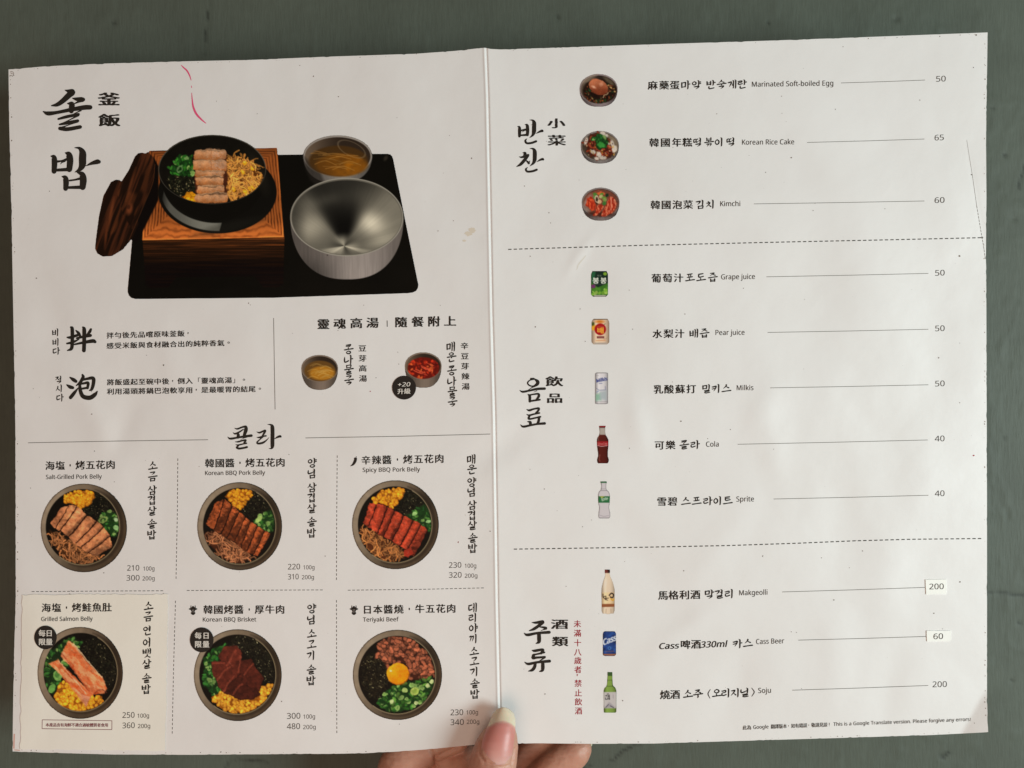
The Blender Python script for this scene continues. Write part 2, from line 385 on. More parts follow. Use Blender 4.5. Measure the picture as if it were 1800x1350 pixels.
# ------------------------------------------------------------------ the table top
TZ = -0.052
def table():
    nu, nv = 560, 430
    U = np.linspace(-330, 2130, nu); V = np.linspace(-300, 1650, nv)
    u, v = np.meshgrid(U, V)
    # relief of old brushed paint, in millimetres
    h = .06 * fbm(u / 9, v / 120, 21, 3) + .14 * fbm(u / 60, v / 200, 23, 3) + .05 * fbm(u / 5, v / 30, 27, 2)
    worm = fbm(u / 46, v / 70, 31, 3); h += .16 * sm(.56, .66, worm) * sm(.75, .66, worm) * sm(1300, 1800, u + .5 * v)
    worm = fbm(u / 22, v / 30, 37, 2); h += .16 * sm(.66, .80, worm)
    crack = np.zeros_like(h)
    lines = [[(985,1368),(1010,1356),(1046,1345),(1078,1334),(1098,1318),(1125,1305),(1150,1285)],[(1700,1052),(1735,1041),(1770,1043),(1800,1048),(1830,1044),(1900,1060)],
             [(392,1368),(398,1342),(406,1333),(440,1336),(470,1340)],[(1655,1335),(1662,1326),(1670,1320)],[(366,-30),(368,10),(363,50),(360,95)],
             [(1790,330),(1802,290),(1830,250)]]
    for L in lines:
        for (ax, ay), (bx, by) in zip(L[:-1], L[1:]):
            t, s = seg_d(u + 5 * (fbm(u / 12, v / 12, 3, 2) - .5), v + 5 * (fbm(u / 12, v / 12, 8, 2) - .5), ax, ay, bx, by)
            m = (t > -.03) & (t < 1.03); crack = np.maximum(crack, np.where(m, np.exp(-(s / 2.2) ** 2), 0))
    h -= .22 * crack
    h += .25 * np.where(np.abs(crack) > 0, 0, 0)
    for x, y, r in [(1766,273,4),(1717,1283,4),(1655,1330,4),(1730,1093,3),(1792,1095,3),(1778,1197,3),(450,1310,3),(1575,34,5),(1782,385,4),(200,40,4),(980,30,4),(1745,190,3),(1765,770,3),(1350,40,3)]:
        g = np.exp(-((u - x) ** 2 + (v - y) ** 2) / r ** 2); h -= .5 * g; crack = np.maximum(crack, g)
    X = W2(u, v, TZ); X[..., 2] += h * .001
    m, nt, b = new_mat("grey_green_brushed_paint")
    tc = N(nt, 'ShaderNodeTexCoord'); mp = N(nt, 'ShaderNodeMapping'); mp.inputs['Scale'].default_value = (1, .14, 1)
    nt.links.new(tc.outputs['Object'], mp.inputs['Vector'])
    n1 = N(nt, 'ShaderNodeTexNoise', Scale=900.0, Detail=4.0, Roughness=.6); nt.links.new(mp.outputs[0], n1.inputs['Vector'])
    n2 = N(nt, 'ShaderNodeTexNoise', Scale=22.0, Detail=5.0, Roughness=.65); nt.links.new(tc.outputs['Object'], n2.inputs['Vector'])
    cr = N(nt, 'ShaderNodeValToRGB'); cr.color_ramp.elements[0].position = .3; cr.color_ramp.elements[1].position = .7
    cr.color_ramp.elements[0].color = (.086, .100, .080, 1); cr.color_ramp.elements[1].color = (.107, .126, .102, 1)
    nt.links.new(n2.outputs['Fac'], cr.inputs['Fac'])
    mx = N(nt, 'ShaderNodeMixRGB', blend_type='MULTIPLY'); mx.inputs[0].default_value = .35
    cr2 = N(nt, 'ShaderNodeValToRGB'); cr2.color_ramp.elements[0].position = .3; cr2.color_ramp.elements[1].position = .62
    cr2.color_ramp.elements[0].color = (.74, .74, .74, 1); nt.links.new(n1.outputs['Fac'], cr2.inputs['Fac'])
    nt.links.new(cr.outputs[0], mx.inputs[1]); nt.links.new(cr2.outputs[0], mx.inputs[2])
    at = N(nt, 'ShaderNodeAttribute', attribute_name="crack"); mx2 = N(nt, 'ShaderNodeMixRGB'); mx2.inputs[2].default_value = (.028, .032, .027, 1)
    sc = N(nt, 'ShaderNodeMath', operation='MULTIPLY'); sc.inputs[1].default_value = .8
    nt.links.new(at.outputs['Fac'], sc.inputs[0]); nt.links.new(sc.outputs[0], mx2.inputs[0]); nt.links.new(mx.outputs[0], mx2.inputs[1])
    nt.links.new(mx2.outputs[0], b.inputs['Base Color']); b.inputs['Roughness'].default_value = .55; b.inputs['Specular IOR Level'].default_value = .22
    bp = N(nt, 'ShaderNodeBump', Strength=.5, Distance=.0003); nt.links.new(n1.outputs['Fac'], bp.inputs['Height']); nt.links.new(bp.outputs[0], b.inputs['Normal'])
    o = mesh_obj("table_top", X.reshape(-1, 3), grid_faces(nu, nv), m, smooth=True, kind="structure", label="grey green table top of brushed old paint with hairline cracks")
    a = o.data.attributes.new("crack", 'FLOAT', 'POINT'); a.data.foreach_set("value", (crack * sm(.3, .62, fbm(u / 14, v / 14, 77, 3))).astype(np.float32).ravel())
    # the rest of the table beyond the detailed area
    bm = bmesh.new()
    x0, x1 = X[..., 0].min() + .002, X[..., 0].max() - .002; y0, y1 = X[..., 1].min() + .002, X[..., 1].max() - .002
    R = .9
    for (a0, b0, a1, b1) in [(-R, -R, R, y0), (-R, y1, R, R), (-R, y0, x0, y1), (x1, y0, R, y1)]:
        vs = [bm.verts.new((x, y, TZ + .0001)) for x, y in ((a0, b0), (a1, b0), (a1, b1), (a0, b1))]; bm.faces.new(vs)
    me = bpy.data.meshes.new("table_surround"); bm.to_mesh(me); bm.free(); me.materials.append(m)
    o2 = bpy.data.objects.new("table_surround", me); link(o2, o)
table()

# ------------------------------------------------------------------ the folded menu: two pages
menu = bpy.data.objects.new("menu", None); link(menu, None, label="open folded two-page Korean restaurant menu with worn edges, held over the grey green table", category="menu")
menu.location = (0, 0, 0)
LT = np.array([(15,122),(80,116.6),(174,112),(313,108),(449,105),(565,100),(730,94.5),(800,89.5),(840,85),(852.5,84)], float)
LB = np.array([(22,1320.5),(30,1321),(200,1326),(330,1326.5),(480,1325.5),(580,1325),(640,1324),(700,1321),(760,1316.5),(830,1309.5),(880,1308)], float)
LL = np.array([(122,15),(200,15.8),(393,20.5),(560,23.5),(750,27),(1050,27.6),(1163,24.4),(1240,23),(1321,22)], float)
RT = np.array([(852.5,84),(862,86),(880,87),(1160,77.5),(1350,71.5),(1500,66),(1735,57)], float)
RB = np.array([(880,1308),(940,1306.5),(1040,1307.5),(1150,1307),(1380,1300),(1500,1296.5),(1640,1292),(1737,1287)], float)
RR = np.array([(57,1736),(130,1735),(247,1733.3),(347,1734),(457,1733),(470,1733.6),(900,1735),(1228,1735),(1287,1737)], float)
def page(name, top, bot, side_l, side_r, S, label):
    T_ = np.linspace(0, 1, 300); nu, nv = len(S), len(T_)
    s, t = np.meshgrid(S, T_)
    # Coons patch between the four edges
    def ed(E, p, ax): lo, hi = E[0, 0], E[-1, 0]; q = lo + (hi - lo) * p; o_ = np.interp(q, E[:, 0], E[:, 1]); return (q, o_) if ax == 'h' else (o_, q)
    tu, tv = ed(top, s, 'h'); bu, bv = ed(bot, s, 'h'); lu, lv = ed(side_l, t, 'v'); ru, rv = ed(side_r, t, 'v')
    c = [(tu[0, 0], tv[0, 0]), (tu[0, -1], tv[0, -1]), (bu[0, 0], bv[0, 0]), (bu[0, -1], bv[0, -1])]
    f = lambda T, B, L, R, i: (1 - t) * T + t * B + (1 - s) * L + s * R - ((1 - s) * (1 - t) * c[0][i] + s * (1 - t) * c[1][i] + (1 - s) * t * c[2][i] + s * t * c[3][i])
    u = f(tu, bu, lu, ru, 0); v = f(tv, bv, lv, rv, 1)
    # nibbled, frayed free edges
    fr = lambda p, sd: 1.0 * np.clip(fbm(p / 9, p * 0 + 3, sd, 3) - .58, 0, 1) * 3
    e = (np.arange(nv) == 0)[:, None]; v = v + np.where(e, fr(u, 2), 0); e = (np.arange(nv) == nv - 1)[:, None]; v = v - np.where(e, fr(u, 4), 0)
    if name[1] == 0: u[:, 0] += fr(v[:, 0], 6)
    else: u[:, -1] -= fr(v[:, -1], 8)
    A = W2(u, v, zf(u, v)).reshape(-1, 3); th = .00035; B = A.copy(); B[:, 2] -= th
    F = grid_faces(nu, nv); n = nu * nv
    idx = np.arange(n).reshape(nv, nu)
    ring = np.concatenate([idx[0, :-1], idx[:-1, -1], idx[-1, :0:-1], idx[:0:-1, 0]])
    nx = np.roll(ring, -1)
    side = np.stack([ring, nx, nx + n, ring + n], 1)
    nr_ = len(ring); k_ = np.arange(nr_); kx = np.roll(k_, -1); side = np.stack([2 * n + k_, 2 * n + kx, 2 * n + nr_ + kx, 2 * n + nr_ + k_], 1)
    F = np.vstack([F, F[:, ::-1] + n, side])
    o = mesh_obj("page", np.vstack([A, B, A[ring], B[ring]]), F, M_paper, menu, smooth=True, label=label)
    o.data.materials.append(M_card)
    mi = np.zeros(len(F), np.int32); mi[-len(side):] = 1; o.data.polygons.foreach_set("material_index", mi)
    sm_ = np.ones(len(F), bool); sm_[-len(side):] = False; o.data.polygons.foreach_set("use_smooth", sm_)
    return o
Sl = np.concatenate([np.linspace(0, .955, 200), np.linspace(.955, 1, 42)[1:]])
LF = FOLD[:, :].copy()
pL = page(("page", 0), LT, LB, LL, LF, Sl, "left page with rice pot dishes")
pR = page(("page", 1), RT, RB, LF, RR, (1 - Sl[::-1]), "right page listing side dishes and drinks")

# ------------------------------------------------------------------ printed photographs: painted into point colours of a fine flat mesh
def s2l(c):
    c = np.asarray(c, float) / 255.; return np.where(c <= .04045, c / 12.92, ((c + .055) / 1.055) ** 2.4)
class Canvas:
    def __init__(s, x0, y0, x1, y1, S=2):
        s.x0, s.y0, s.w, s.h, s.S = x0, y0, int(x1 - x0), int(y1 - y0), S
        s.X, s.Y = np.meshgrid(x0 + (np.arange(s.w * S) + .5) / S, y0 + (np.arange(s.h * S) + .5) / S)
        s.C = np.zeros(s.X.shape + (3,)); s.A = np.zeros(s.X.shape); s.clip = None; s.T = lambda x, y: (x, y); s.k = 1.0
    def origin(s, ox, oy, sc): s.T = lambda x, y: (ox + x / sc, oy + y / sc); s.k = 1 / sc
    def win(s, x0, y0, x1, y1, pad=2):
        i0 = max(0, int((x0 - pad - s.x0) * s.S)); i1 = min(s.w * s.S, int((x1 + pad - s.x0) * s.S) + 1)
        j0 = max(0, int((y0 - pad - s.y0) * s.S)); j1 = min(s.h * s.S, int((y1 + pad - s.y0) * s.S) + 1)
        return (slice(j0, max(j0, j1)), slice(i0, max(i0, i1)))
    def lay(s, sl, m, col, keep=False):
        if m.size == 0: return
        if s.clip is not None: m = m * s.clip[sl]
        col = col if callable(col) is False else col(s.X[sl], s.Y[sl])
        col = np.asarray(col, float)
        s.C[sl] = s.C[sl] * (1 - m[..., None]) + col * m[..., None]
        if not keep: s.A[sl] = np.maximum(s.A[sl], m)
    def poly(s, pts, col, soft=0., mask=False, op=1.):
        P = np.array([s.T(*p) for p in pts], float); sl = s.win(P[:, 0].min(), P[:, 1].min(), P[:, 0].max(), P[:, 1].max(), 2 + soft * 2)
        x, y = s.X[sl], s.Y[sl]; inside_ = np.zeros(x.shape, bool); dmin = np.full(x.shape, 1e9)
        for a, b_ in zip(P, np.roll(P, -1, 0)):
            cnd = (a[1] > y) != (b_[1] > y)
            if a[1] != b_[1]: inside_ ^= cnd & (x < (b_[0] - a[0]) * (y - a[1]) / (b_[1] - a[1]) + a[0])
            dx, dy = b_ - a; L2 = dx * dx + dy * dy + 1e-9; t = np.clip(((x - a[0]) * dx + (y - a[1]) * dy) / L2, 0, 1)
            dmin = np.minimum(dmin, (x - a[0] - t * dx) ** 2 + (y - a[1] - t * dy) ** 2)
        d = np.sqrt(dmin) * np.where(inside_, 1, -1); f = max(soft, .35)
        m = np.clip(d / (2 * f) + .5, 0, 1) * op
        if mask: return sl, m
        s.lay(sl, m, col)
    def ell(s, cx, cy, rx, ry, col, rot=0, soft=0., op=1., ring=None, mask=False):
        cx, cy = s.T(cx, cy); rx *= s.k; ry *= s.k; R = max(rx, ry)
        sl = s.win(cx - R, cy - R, cx + R, cy + R, 2 + 2 * soft); x, y = s.X[sl] - cx, s.Y[sl] - cy
        c, q = math.cos(rot), math.sin(rot); x, y = x * c + y * q, -x * q + y * c
        r = np.hypot(x / rx, y / ry); d = (1 - r) * min(rx, ry) * (1 if ring is None else 1); f = max(soft, .35)
        m = np.clip(d / (2 * f) + .5, 0, 1)
        if ring is not None: m = np.clip(1 - np.abs(d) / (ring * s.k), 0, 1)
        if mask: return sl, m * op
        s.lay(sl, m * op, col)
    def line(s, pts, wd, col, op=1., soft=.4, smooth=True):
        P = [s.T(*p[:2]) + ((p[2] if len(p) > 2 else wd) * s.k,) for p in pts]
        if smooth and len(P) > 2: P = [tuple(q) for q in catmull(P, 4)]
        A = np.array(P); sl = s.win(A[:, 0].min(), A[:, 1].min(), A[:, 0].max(), A[:, 1].max(), 2 + A[:, 2].max()); x, y = s.X[sl], s.Y[sl]
        if x.size == 0: return
        d = np.full(x.shape, -9.)
        for a, b_ in zip(A[:-1], A[1:]):
            dx, dy = b_[:2] - a[:2]; L2 = dx * dx + dy * dy + 1e-9; t = np.clip(((x - a[0]) * dx + (y - a[1]) * dy) / L2, 0, 1)
            d = np.maximum(d, (a[2] + (b_[2] - a[2]) * t) / 2 - np.hypot(x - a[0] - t * dx, y - a[1] - t * dy))
        s.lay(sl, np.clip(d / (2 * soft) + .5, 0, 1) * op, col)
    def text(s, txt, x0, x1, base, cap, col, off=.02, shear=0, rise=0, op=1.):
        txt = sans(txt); ps = outline(txt) if off <= 0 else inky(outline(txt), off)
        allp = np.vstack(ps); m, M = allp[:, 0].min(), allp[:, 0].max(); n = 0
        sl = s.win(s.T(x0, base)[0] - 3, s.T(x0, base - cap * 1.5)[1] - 3, s.T(x1, base)[0] + 3, s.T(x1, base + cap * .5)[1] + 3)
        x, y = s.X[sl], s.Y[sl]; ins = np.zeros(x.shape, bool)
        for p in ps:
            q = np.array([s.T(x0 + (a - m) / (M - m) * (x1 - x0) + b_ * shear, base - b_ / .714 * cap + rise * (a - m) / (M - m)) for a, b_ in p])
            for a, b_ in zip(q, np.roll(q, -1, 0)):
                if a[1] != b_[1]:
                    cnd = (a[1] > y) != (b_[1] > y); ins ^= cnd & (x < (b_[0] - a[0]) * (y - a[1]) / (b_[1] - a[1]) + a[0])
        s.lay(sl, ins * op, col)
    def build(s, name, parent, gain=(1, 1, 1), eps=.0001, **kw):
        S = s.S; h, w_ = s.h, s.w
        A = s.A.reshape(h, S, w_, S); Cc = (s.C * s.A[..., None]).reshape(h, S, w_, S, 3).sum((1, 3)) / (A.sum((1, 3))[..., None] + 1e-6)
        A = A.mean((1, 3))
        # carry edge colours outward one step so that no dark fringe shows
        bad = A < .3
        for ax, d in ((0, 1), (0, -1), (1, 1), (1, -1)):
            Cn = np.roll(Cc, d, ax); An = np.roll(A, d, ax); m = bad & (An >= .3); Cc[m] = Cn[m]
        lin = np.clip(s2l(np.clip(Cc, 0, 255)) * np.array(gain), 0.002, .85)
        u, v = np.meshgrid(s.x0 + np.arange(w_) + .5, s.y0 + np.arange(h) + .5)
        Ap = np.pad(A, 1, mode='edge'); Ab = sum(Ap[1 + dj:1 + dj + h, 1 + di:1 + di + w_] * wt for dj, di, wt in ((0,0,.25),(0,1,.125),(0,-1,.125),(1,0,.125),(-1,0,.125),(1,1,.0625),(1,-1,.0625),(-1,1,.0625),(-1,-1,.0625)))
        on = Ab >= .5; mk = on[:-1, :-1] | on[1:, :-1] | on[:-1, 1:] | on[1:, 1:]
        gy, gx = np.gradient(Ab); g2 = gx * gx + gy * gy + 1e-3; k_ = np.where(on, 0, np.clip((.5 - Ab) / g2, 0, 4))
        su, sv = gx * k_, gy * k_; L_ = np.hypot(su, sv) + 1e-9; cl = np.minimum(1, 1.2 / L_); u = u + su * cl; v = v + sv * cl
        F = grid_faces(w_, h, mk); used = np.unique(F); mp = np.full(w_ * h, -1); mp[used] = np.arange(len(used))
        V = on_page(u, v, eps).reshape(-1, 3)[used]
        o = mesh_obj(name, V, mp[F], M_pic, parent, smooth=True, **kw)
        ca = o.data.color_attributes.new("Col", 'FLOAT_COLOR', 'POINT')
        ca.data.foreach_set("color", np.concatenate([lin.reshape(-1, 3)[used], np.ones((len(used), 1))], 1).astype(np.float32).ravel())
        return o
def organic(c, amp=1.1, sc=5., seed=1, shade=.22):
    """pull the painted food out of true, as real food lies, and vary its tone"""
    if c.clip is None: return
    m = c.clip > .02; H, Wd = c.X.shape
    dx = amp * 2 * (fbm(c.X / sc, c.Y / sc, seed, 3) - .5) * 2; dy = amp * 2 * (fbm(c.X / sc, c.Y / sc, seed + 50, 3) - .5) * 2
    fi = np.clip(np.arange(H)[:, None] + dy * c.S, 0, H - 1.01); fj = np.clip(np.arange(Wd)[None, :] + dx * c.S, 0, Wd - 1.01)
    ok = c.clip[fi.astype(int), fj.astype(int)] > .6
    i0 = fi.astype(int); j0 = fj.astype(int); ti = (fi - i0)[..., None]; tj = (fj - j0)[..., None]
    Cn = (c.C[i0, j0] * (1 - tj) + c.C[i0, j0 + 1] * tj) * (1 - ti) + (c.C[i0 + 1, j0] * (1 - tj) + c.C[i0 + 1, j0 + 1] * tj) * ti
    Cn = np.where(ok[..., None], Cn, c.C)
    f = 1 + shade * 2 * (fbm(c.X / 9, c.Y / 9, seed + 9, 3) - .5) + .25 * shade * 2 * (fbm(c.X / 1.6, c.Y / 1.6, seed + 19, 2) - .5) * 2
    gl = sm(.70, .80, fbm(c.X / 1.7, c.Y / 1.7, seed + 29, 2)) * (Cn.mean(-1) > 60) * .12
    Cn = Cn * f[..., None]; Cn = Cn + (235 - Cn) * gl[..., None]
    k = c.clip[..., None] * m[..., None]
    c.C = c.C * (1 - k) + Cn * k
def jit(c, a): return np.clip(np.array(c, float) * (1 + a * (RNG.random() - .5) * 2) + a * 14 * (RNG.random(3) - .5), 0, 255)
def mixc(a, b_, t): return np.array(a, float) * (1 - t[..., None]) + np.array(b_, float) * t[..., None]
def rnd_in(c, pts, n):
    P = np.array(pts, float); lo, hi = P.min(0), P.max(0); out = []; k = 0
    while len(out) < n and k < n * 40:
        k += 1; q = lo + (hi - lo) * RNG.random(2)
        if inside(P, q): out.append(q)
    return out
# food painters work in the coordinates of the canvas transform (about four units per photo pixel)
def corn(c, pts, n, r=13, hue=(232, 146, 30)):
    c.poly(pts, (150, 82, 16), soft=1)
    for q in sorted(rnd_in(c, pts, n), key=lambda q: q[1]):
        a = RNG.random() * 3.1; k = .75 + .45 * RNG.random(); col = jit(np.array(hue) * .95, .16)
        c.ell(q[0] + 1, q[1] + 3, r * k * 1.15, r * k * .95, (128, 66, 14), a, .6, .75)
        c.ell(q[0], q[1], r * k, r * k * .78, col, a, .5)
        c.ell(q[0] - 2, q[1] - 3, r * k * .5, r * k * .35, np.minimum(col * 1.13 + 18, 255), a, .6, .8)
def seaweed(c, pts, n, ns, r=5, tint=(22, 22, 16)):
    c.poly(pts, (13, 12, 9), soft=2)
    for q in rnd_in(c, pts, n):
        a = RNG.random() * 6.3; L = 14 + 18 * RNG.random()
        c.line([(q[0], q[1]), (q[0] + L * math.cos(a), q[1] + L * math.sin(a))], 5, jit(tint if RNG.random() < .8 else (38, 36, 26), .4), .8)
    for q in rnd_in(c, pts, ns):
        c.ell(q[0], q[1], r * (.5 + .5 * RNG.random()), r * .42, jit((168, 156, 120) if RNG.random() < .35 else (60, 52, 34), .25), RNG.random() * 3, .35, .8)
def scallion(c, pts, n, r=15, base=(24, 52, 22), cols=((30, 70, 30), (48, 104, 42), (24, 58, 26), (80, 128, 58)), pale=.2):
    c.poly(pts, base, soft=2)
    for q in rnd_in(c, pts, int(n * .75)):
        a = RNG.random() * 3.1; k = .55 + .85 * RNG.random()
        if RNG.random() < pale:
            c.ell(q[0], q[1], r * k * .9, r * k * .7, jit((128, 158, 92), .14), a, .5); c.ell(q[0], q[1], r * k * .5, r * k * .36, jit((110, 150, 76), .1), a, .5)
        else:
            col = jit(np.array(cols[RNG.integers(len(cols))]) * .84, .22)
            c.ell(q[0] + 2, q[1] + 3, r * k * 1.05, r * k * .6, (14, 34, 16), a, .7, .6); c.ell(q[0], q[1], r * k, r * k * .5, col, a, .5)
            c.ell(q[0] - 1, q[1] - 2, r * k * .6, r * k * .16, np.minimum(col * 1.4, 255), a, .5, .6)
def strands(c, pts, n, col=(168, 104, 58), base=(62, 34, 16), L=60, wd=7):
    c.poly(pts, base, soft=2)
    for i, q in enumerate(rnd_in(c, pts, n)):
        a = RNG.random() * 6.3; b_ = a + (RNG.random() - .5) * 2.4; l = L * (.5 + .6 * RNG.random()); k = .55 + .6 * i / n
        p = [(q[0], q[1]), (q[0] + l * .5 * math.cos(a), q[1] + l * .5 * math.sin(a)), (q[0] + l * .5 * (math.cos(a) + math.cos(b_)), q[1] + l * .5 * (math.sin(a) + math.sin(b_)))]
        cc = jit(np.array(col) * k, .12); c.line(p, wd * 1.5, cc * .45, .55); c.line(p, wd, cc)
        if i % 3 == 0: c.line(p, wd * .35, np.minimum(cc * 1.25, 255), .7)
def slices(c, top, bot, n, col, gap, char=.0, seed=1, bulge=10):
    top = np.array(top, float); bot = np.array(bot, float)
    def along(P, t):
        L = np.concatenate([[0], np.cumsum(np.hypot(*np.diff(P, axis=0).T))]); return np.array([np.interp(t * L[-1], L, P[:, 0]), np.interp(t * L[-1], L, P[:, 1])])
    c.poly(list(map(tuple, top)) + list(map(tuple, bot[::-1])), gap, soft=.8)
    r_ = np.random.default_rng(seed); wd = .75 + .5 * r_.random(n); ed = np.concatenate([[0], np.cumsum(wd)]) / wd.sum(); sh = .22 / n * (r_.random(n + 1) - .5) * 2
    for i in range(n):
        t0, t1 = ed[i], ed[i] + (ed[i + 1] - ed[i]) * .88; s0, s1 = np.clip(t0 + sh[i], 0, 1), np.clip(t1 + sh[i + 1], 0, 1)
        a, b_ = along(top, t0), along(top, t1); d, e = along(bot, s0), along(bot, s1); e = e + (e - b_) * .08 * (r_.random() - .5); d = d + (d - a) * .08 * (r_.random() - .5)
        ax = (b_ - a) / (np.hypot(*(b_ - a)) + 1e-6); up = (a - d) / (np.hypot(*(a - d)) + 1e-6)
        pts = [a + up * bulge * .3, (a + b_) / 2 + up * bulge, b_ + up * bulge * .2, (b_ * .6 + e * .4) + ax * 4, e, (d + e) / 2 - up * bulge * .5, d, (a * .4 + d * .6) + ax * 5]
        A0, E0 = np.array(c.T(*a)), np.array(c.T(*b_)); dirv = (E0 - A0); LL2 = dirv @ dirv; cc = jit(col, .07); sd = seed * 31 + i
        def colf(x, y, A0=A0, dirv=dirv, LL2=LL2, cc=cc, sd=sd):
            t = ((x - A0[0]) * dirv[0] + (y - A0[1]) * dirv[1]) / LL2
            n_ = fbm(x / 5, y / 5, sd, 3); f = (.86 + .24 * np.exp(-((t - .35) / .4) ** 2) - .28 * sm(.80, 1.0, t)) * (1 + .7 * (n_ - .5))
            o_ = cc * f[..., None]; k = sm(.52, .68, fbm(x / 3.4, y / 3.4, sd + 7, 3)) * char
            fat = sm(.60, .72, fbm(x / 7, y / 4, sd + 3, 2))[..., None] * .22
            o_ = o_ * (1 - fat) + np.minimum(cc * 1.3 + 22, 245) * fat
            return o_ * (1 - k[..., None]) + np.array((46, 20, 12)) * k[..., None]
        c.poly([tuple(p) for p in pts], colf, soft=.5)
def pot(c, ox, oy, sc, outer, inner, seed):
    c.origin(ox, oy, sc); cx, cy, rx, ry = outer
    X0, Y0 = c.T(cx, cy)
    def rim(x, y):
        a = np.arctan2(y - Y0, x - X0); r = np.hypot(x - X0, (y - Y0))
        lt = .5 + .5 * np.cos(a - rad(205)); c_ = mixc((70, 56, 44), (142, 126, 112), lt)
        dk = np.exp(-((a - rad(-38)) / .42) ** 2) + .5 * np.exp(-((a - rad(100)) / .5) ** 2)
        c_ = c_ * (1 - .42 * dk[..., None]); st = fbm(a * 9, r / 40, seed, 2) - .5
        edge = sm(0, 3, (1 - np.hypot((x - X0) / (rx / sc), (y - Y0) / (ry / sc))) * rx / sc)
        return c_ * (1 + .16 * st[..., None]) * (.72 + .28 * edge[..., None])
    c.ell(cx, cy, rx, ry, rim, soft=.5)
    ix, iy, irx, iry = inner
    c.ell(ix, iy, irx, iry, (14, 12, 9), soft=.6)
    sl, m = c.ell(ix - 3, iy - 1, irx * .985, iry * .985, None, mask=True)
    c.clip = np.zeros_like(c.A); c.clip[sl] = m
def pot_rim_light(c, inner):
    organic(c, .75, 4.5, int(inner[0]), .2); c.clip = None; ix, iy, rx, ry = inner; P = []
    for a in np.linspace(-62, 128, 30): P.append((ix + rx * math.cos(rad(a)), iy + ry * math.sin(rad(a)), 5.5))
    Q = [(ix + 5 + rx * 1.045 * math.cos(rad(a)), iy + ry * 1.045 * math.sin(rad(a)), 4 + 20 * math.sin(rad((a + 75) / 190 * 180))) for a in np.linspace(-72, 112, 30)]
    c.line(Q, 6, (34, 26, 20), .5, soft=1.6, smooth=False)
    c.line(P, 6, (150, 134, 108), .85, smooth=False)
GL = (1.28, 1.26, 1.12); GR = (1.10, 1.08, 1.06)    # undo the room light on the paper: photographed tone to ink colour

def dish1():
    c = Canvas(68, 846, 228, 1010); I = (613, 829, 274, 281); pot(c, 0, 730, 4.22, (622, 836, 320, 329), I, 1)
    seaweed(c, [(620, 560), (780, 560), (890, 700), (880, 760), (740, 770), (600, 720)], 260, 90)
    scallion(c, [(730, 760), (800, 705), (880, 740), (885, 850), (850, 900), (790, 870)], 60, 15)
    c.ell(765, 775, 30, 20, (140, 160, 90), -.3, .5, ring=8); c.ell(862, 775, 17, 13, (150, 178, 140), .2); c.ell(860, 835, 20, 17, (140, 185, 125), .5)
    corn(c, [(480, 600), (560, 562), (690, 562), (705, 610), (650, 660), (590, 700), (520, 650), (478, 640)], 95)
    strands(c, [(365, 850), (440, 890), (540, 940), (650, 1010), (760, 1060), (600, 1110), (480, 1060), (400, 960)], 150, (176, 112, 70))
    slices(c, [(450, 690), (550, 655), (650, 750), (740, 800), (810, 880), (830, 985)], [(372, 800), (420, 840), (490, 890), (560, 950), (630, 1005), (710, 1045)], 7, (194, 122, 84), (44, 20, 12), .12, 3, 5)
    pot_rim_light(c, I); return c
def dish2():
    c = Canvas(342, 843, 500, 1006); I = (510, 822, 270, 283); pot(c, 300, 730, 4.22, (512, 823, 315, 327), I, 2)
    seaweed(c, [(560, 570), (690, 580), (770, 700), (740, 740), (640, 770), (540, 740), (500, 690)], 240, 80)
    scallion(c, [(620, 790), (660, 740), (760, 690), (775, 830), (740, 870), (640, 830)], 60, 17)
    c.ell(655, 770, 30, 17, (160, 190, 110), -.8)
    corn(c, [(405, 600), (440, 555), (600, 555), (605, 590), (545, 660), (515, 705), (460, 660)], 80)
    strands(c, [(255, 870), (330, 860), (450, 930), (560, 1000), (600, 1060), (500, 1100), (390, 1060), (290, 960)], 150, (172, 108, 74), (70, 34, 20))
    slices(c, [(330, 650), (400, 625), (500, 710), (580, 780), (680, 850), (745, 880)], [(262, 800), (330, 860), (410, 905), (500, 960), (590, 1030), (650, 1050)], 8, (164, 78, 42), (34, 14, 8), .5, 5, 5)
    pot_rim_light(c, I); return c
def dish3():
    c = Canvas(614, 841, 776, 1005); I = (482, 811, 275, 284); pot(c, 580, 730, 4.22, (486, 812, 322, 330), I, 3)
    seaweed(c, [(540, 550), (660, 560), (740, 640), (700, 700), (640, 760), (560, 760), (470, 690)], 240, 90)
    scallion(c, [(570, 750), (650, 690), (740, 640), (760, 790), (740, 850), (640, 800)], 55, 15, pale=.12)
    c.ell(628, 732, 20, 13, (150, 190, 120), -.5); c.ell(732, 788, 18, 14, (150, 190, 130), .2)
    corn(c, [(320, 620), (380, 560), (540, 540), (555, 580), (500, 640), (465, 690), (400, 650), (330, 650)], 100)
    strands(c, [(225, 830), (320, 860), (430, 930), (540, 1000), (550, 1060), (440, 1085), (330, 1050), (240, 930)], 150, (176, 110, 62), (78, 38, 18))
    slices(c, [(290, 655), (390, 660), (480, 710), (570, 760), (660, 800), (725, 860)], [(248, 800), (320, 850), (400, 905), (480, 950), (570, 1000), (620, 1050)], 7, (166, 58, 38), (46, 12, 8), .22, 8, 5)
    c.poly([(550, 1000), (600, 980), (620, 1020), (580, 1055), (548, 1040)], (150, 44, 30), .6)
    pot_rim_light(c, I); return c
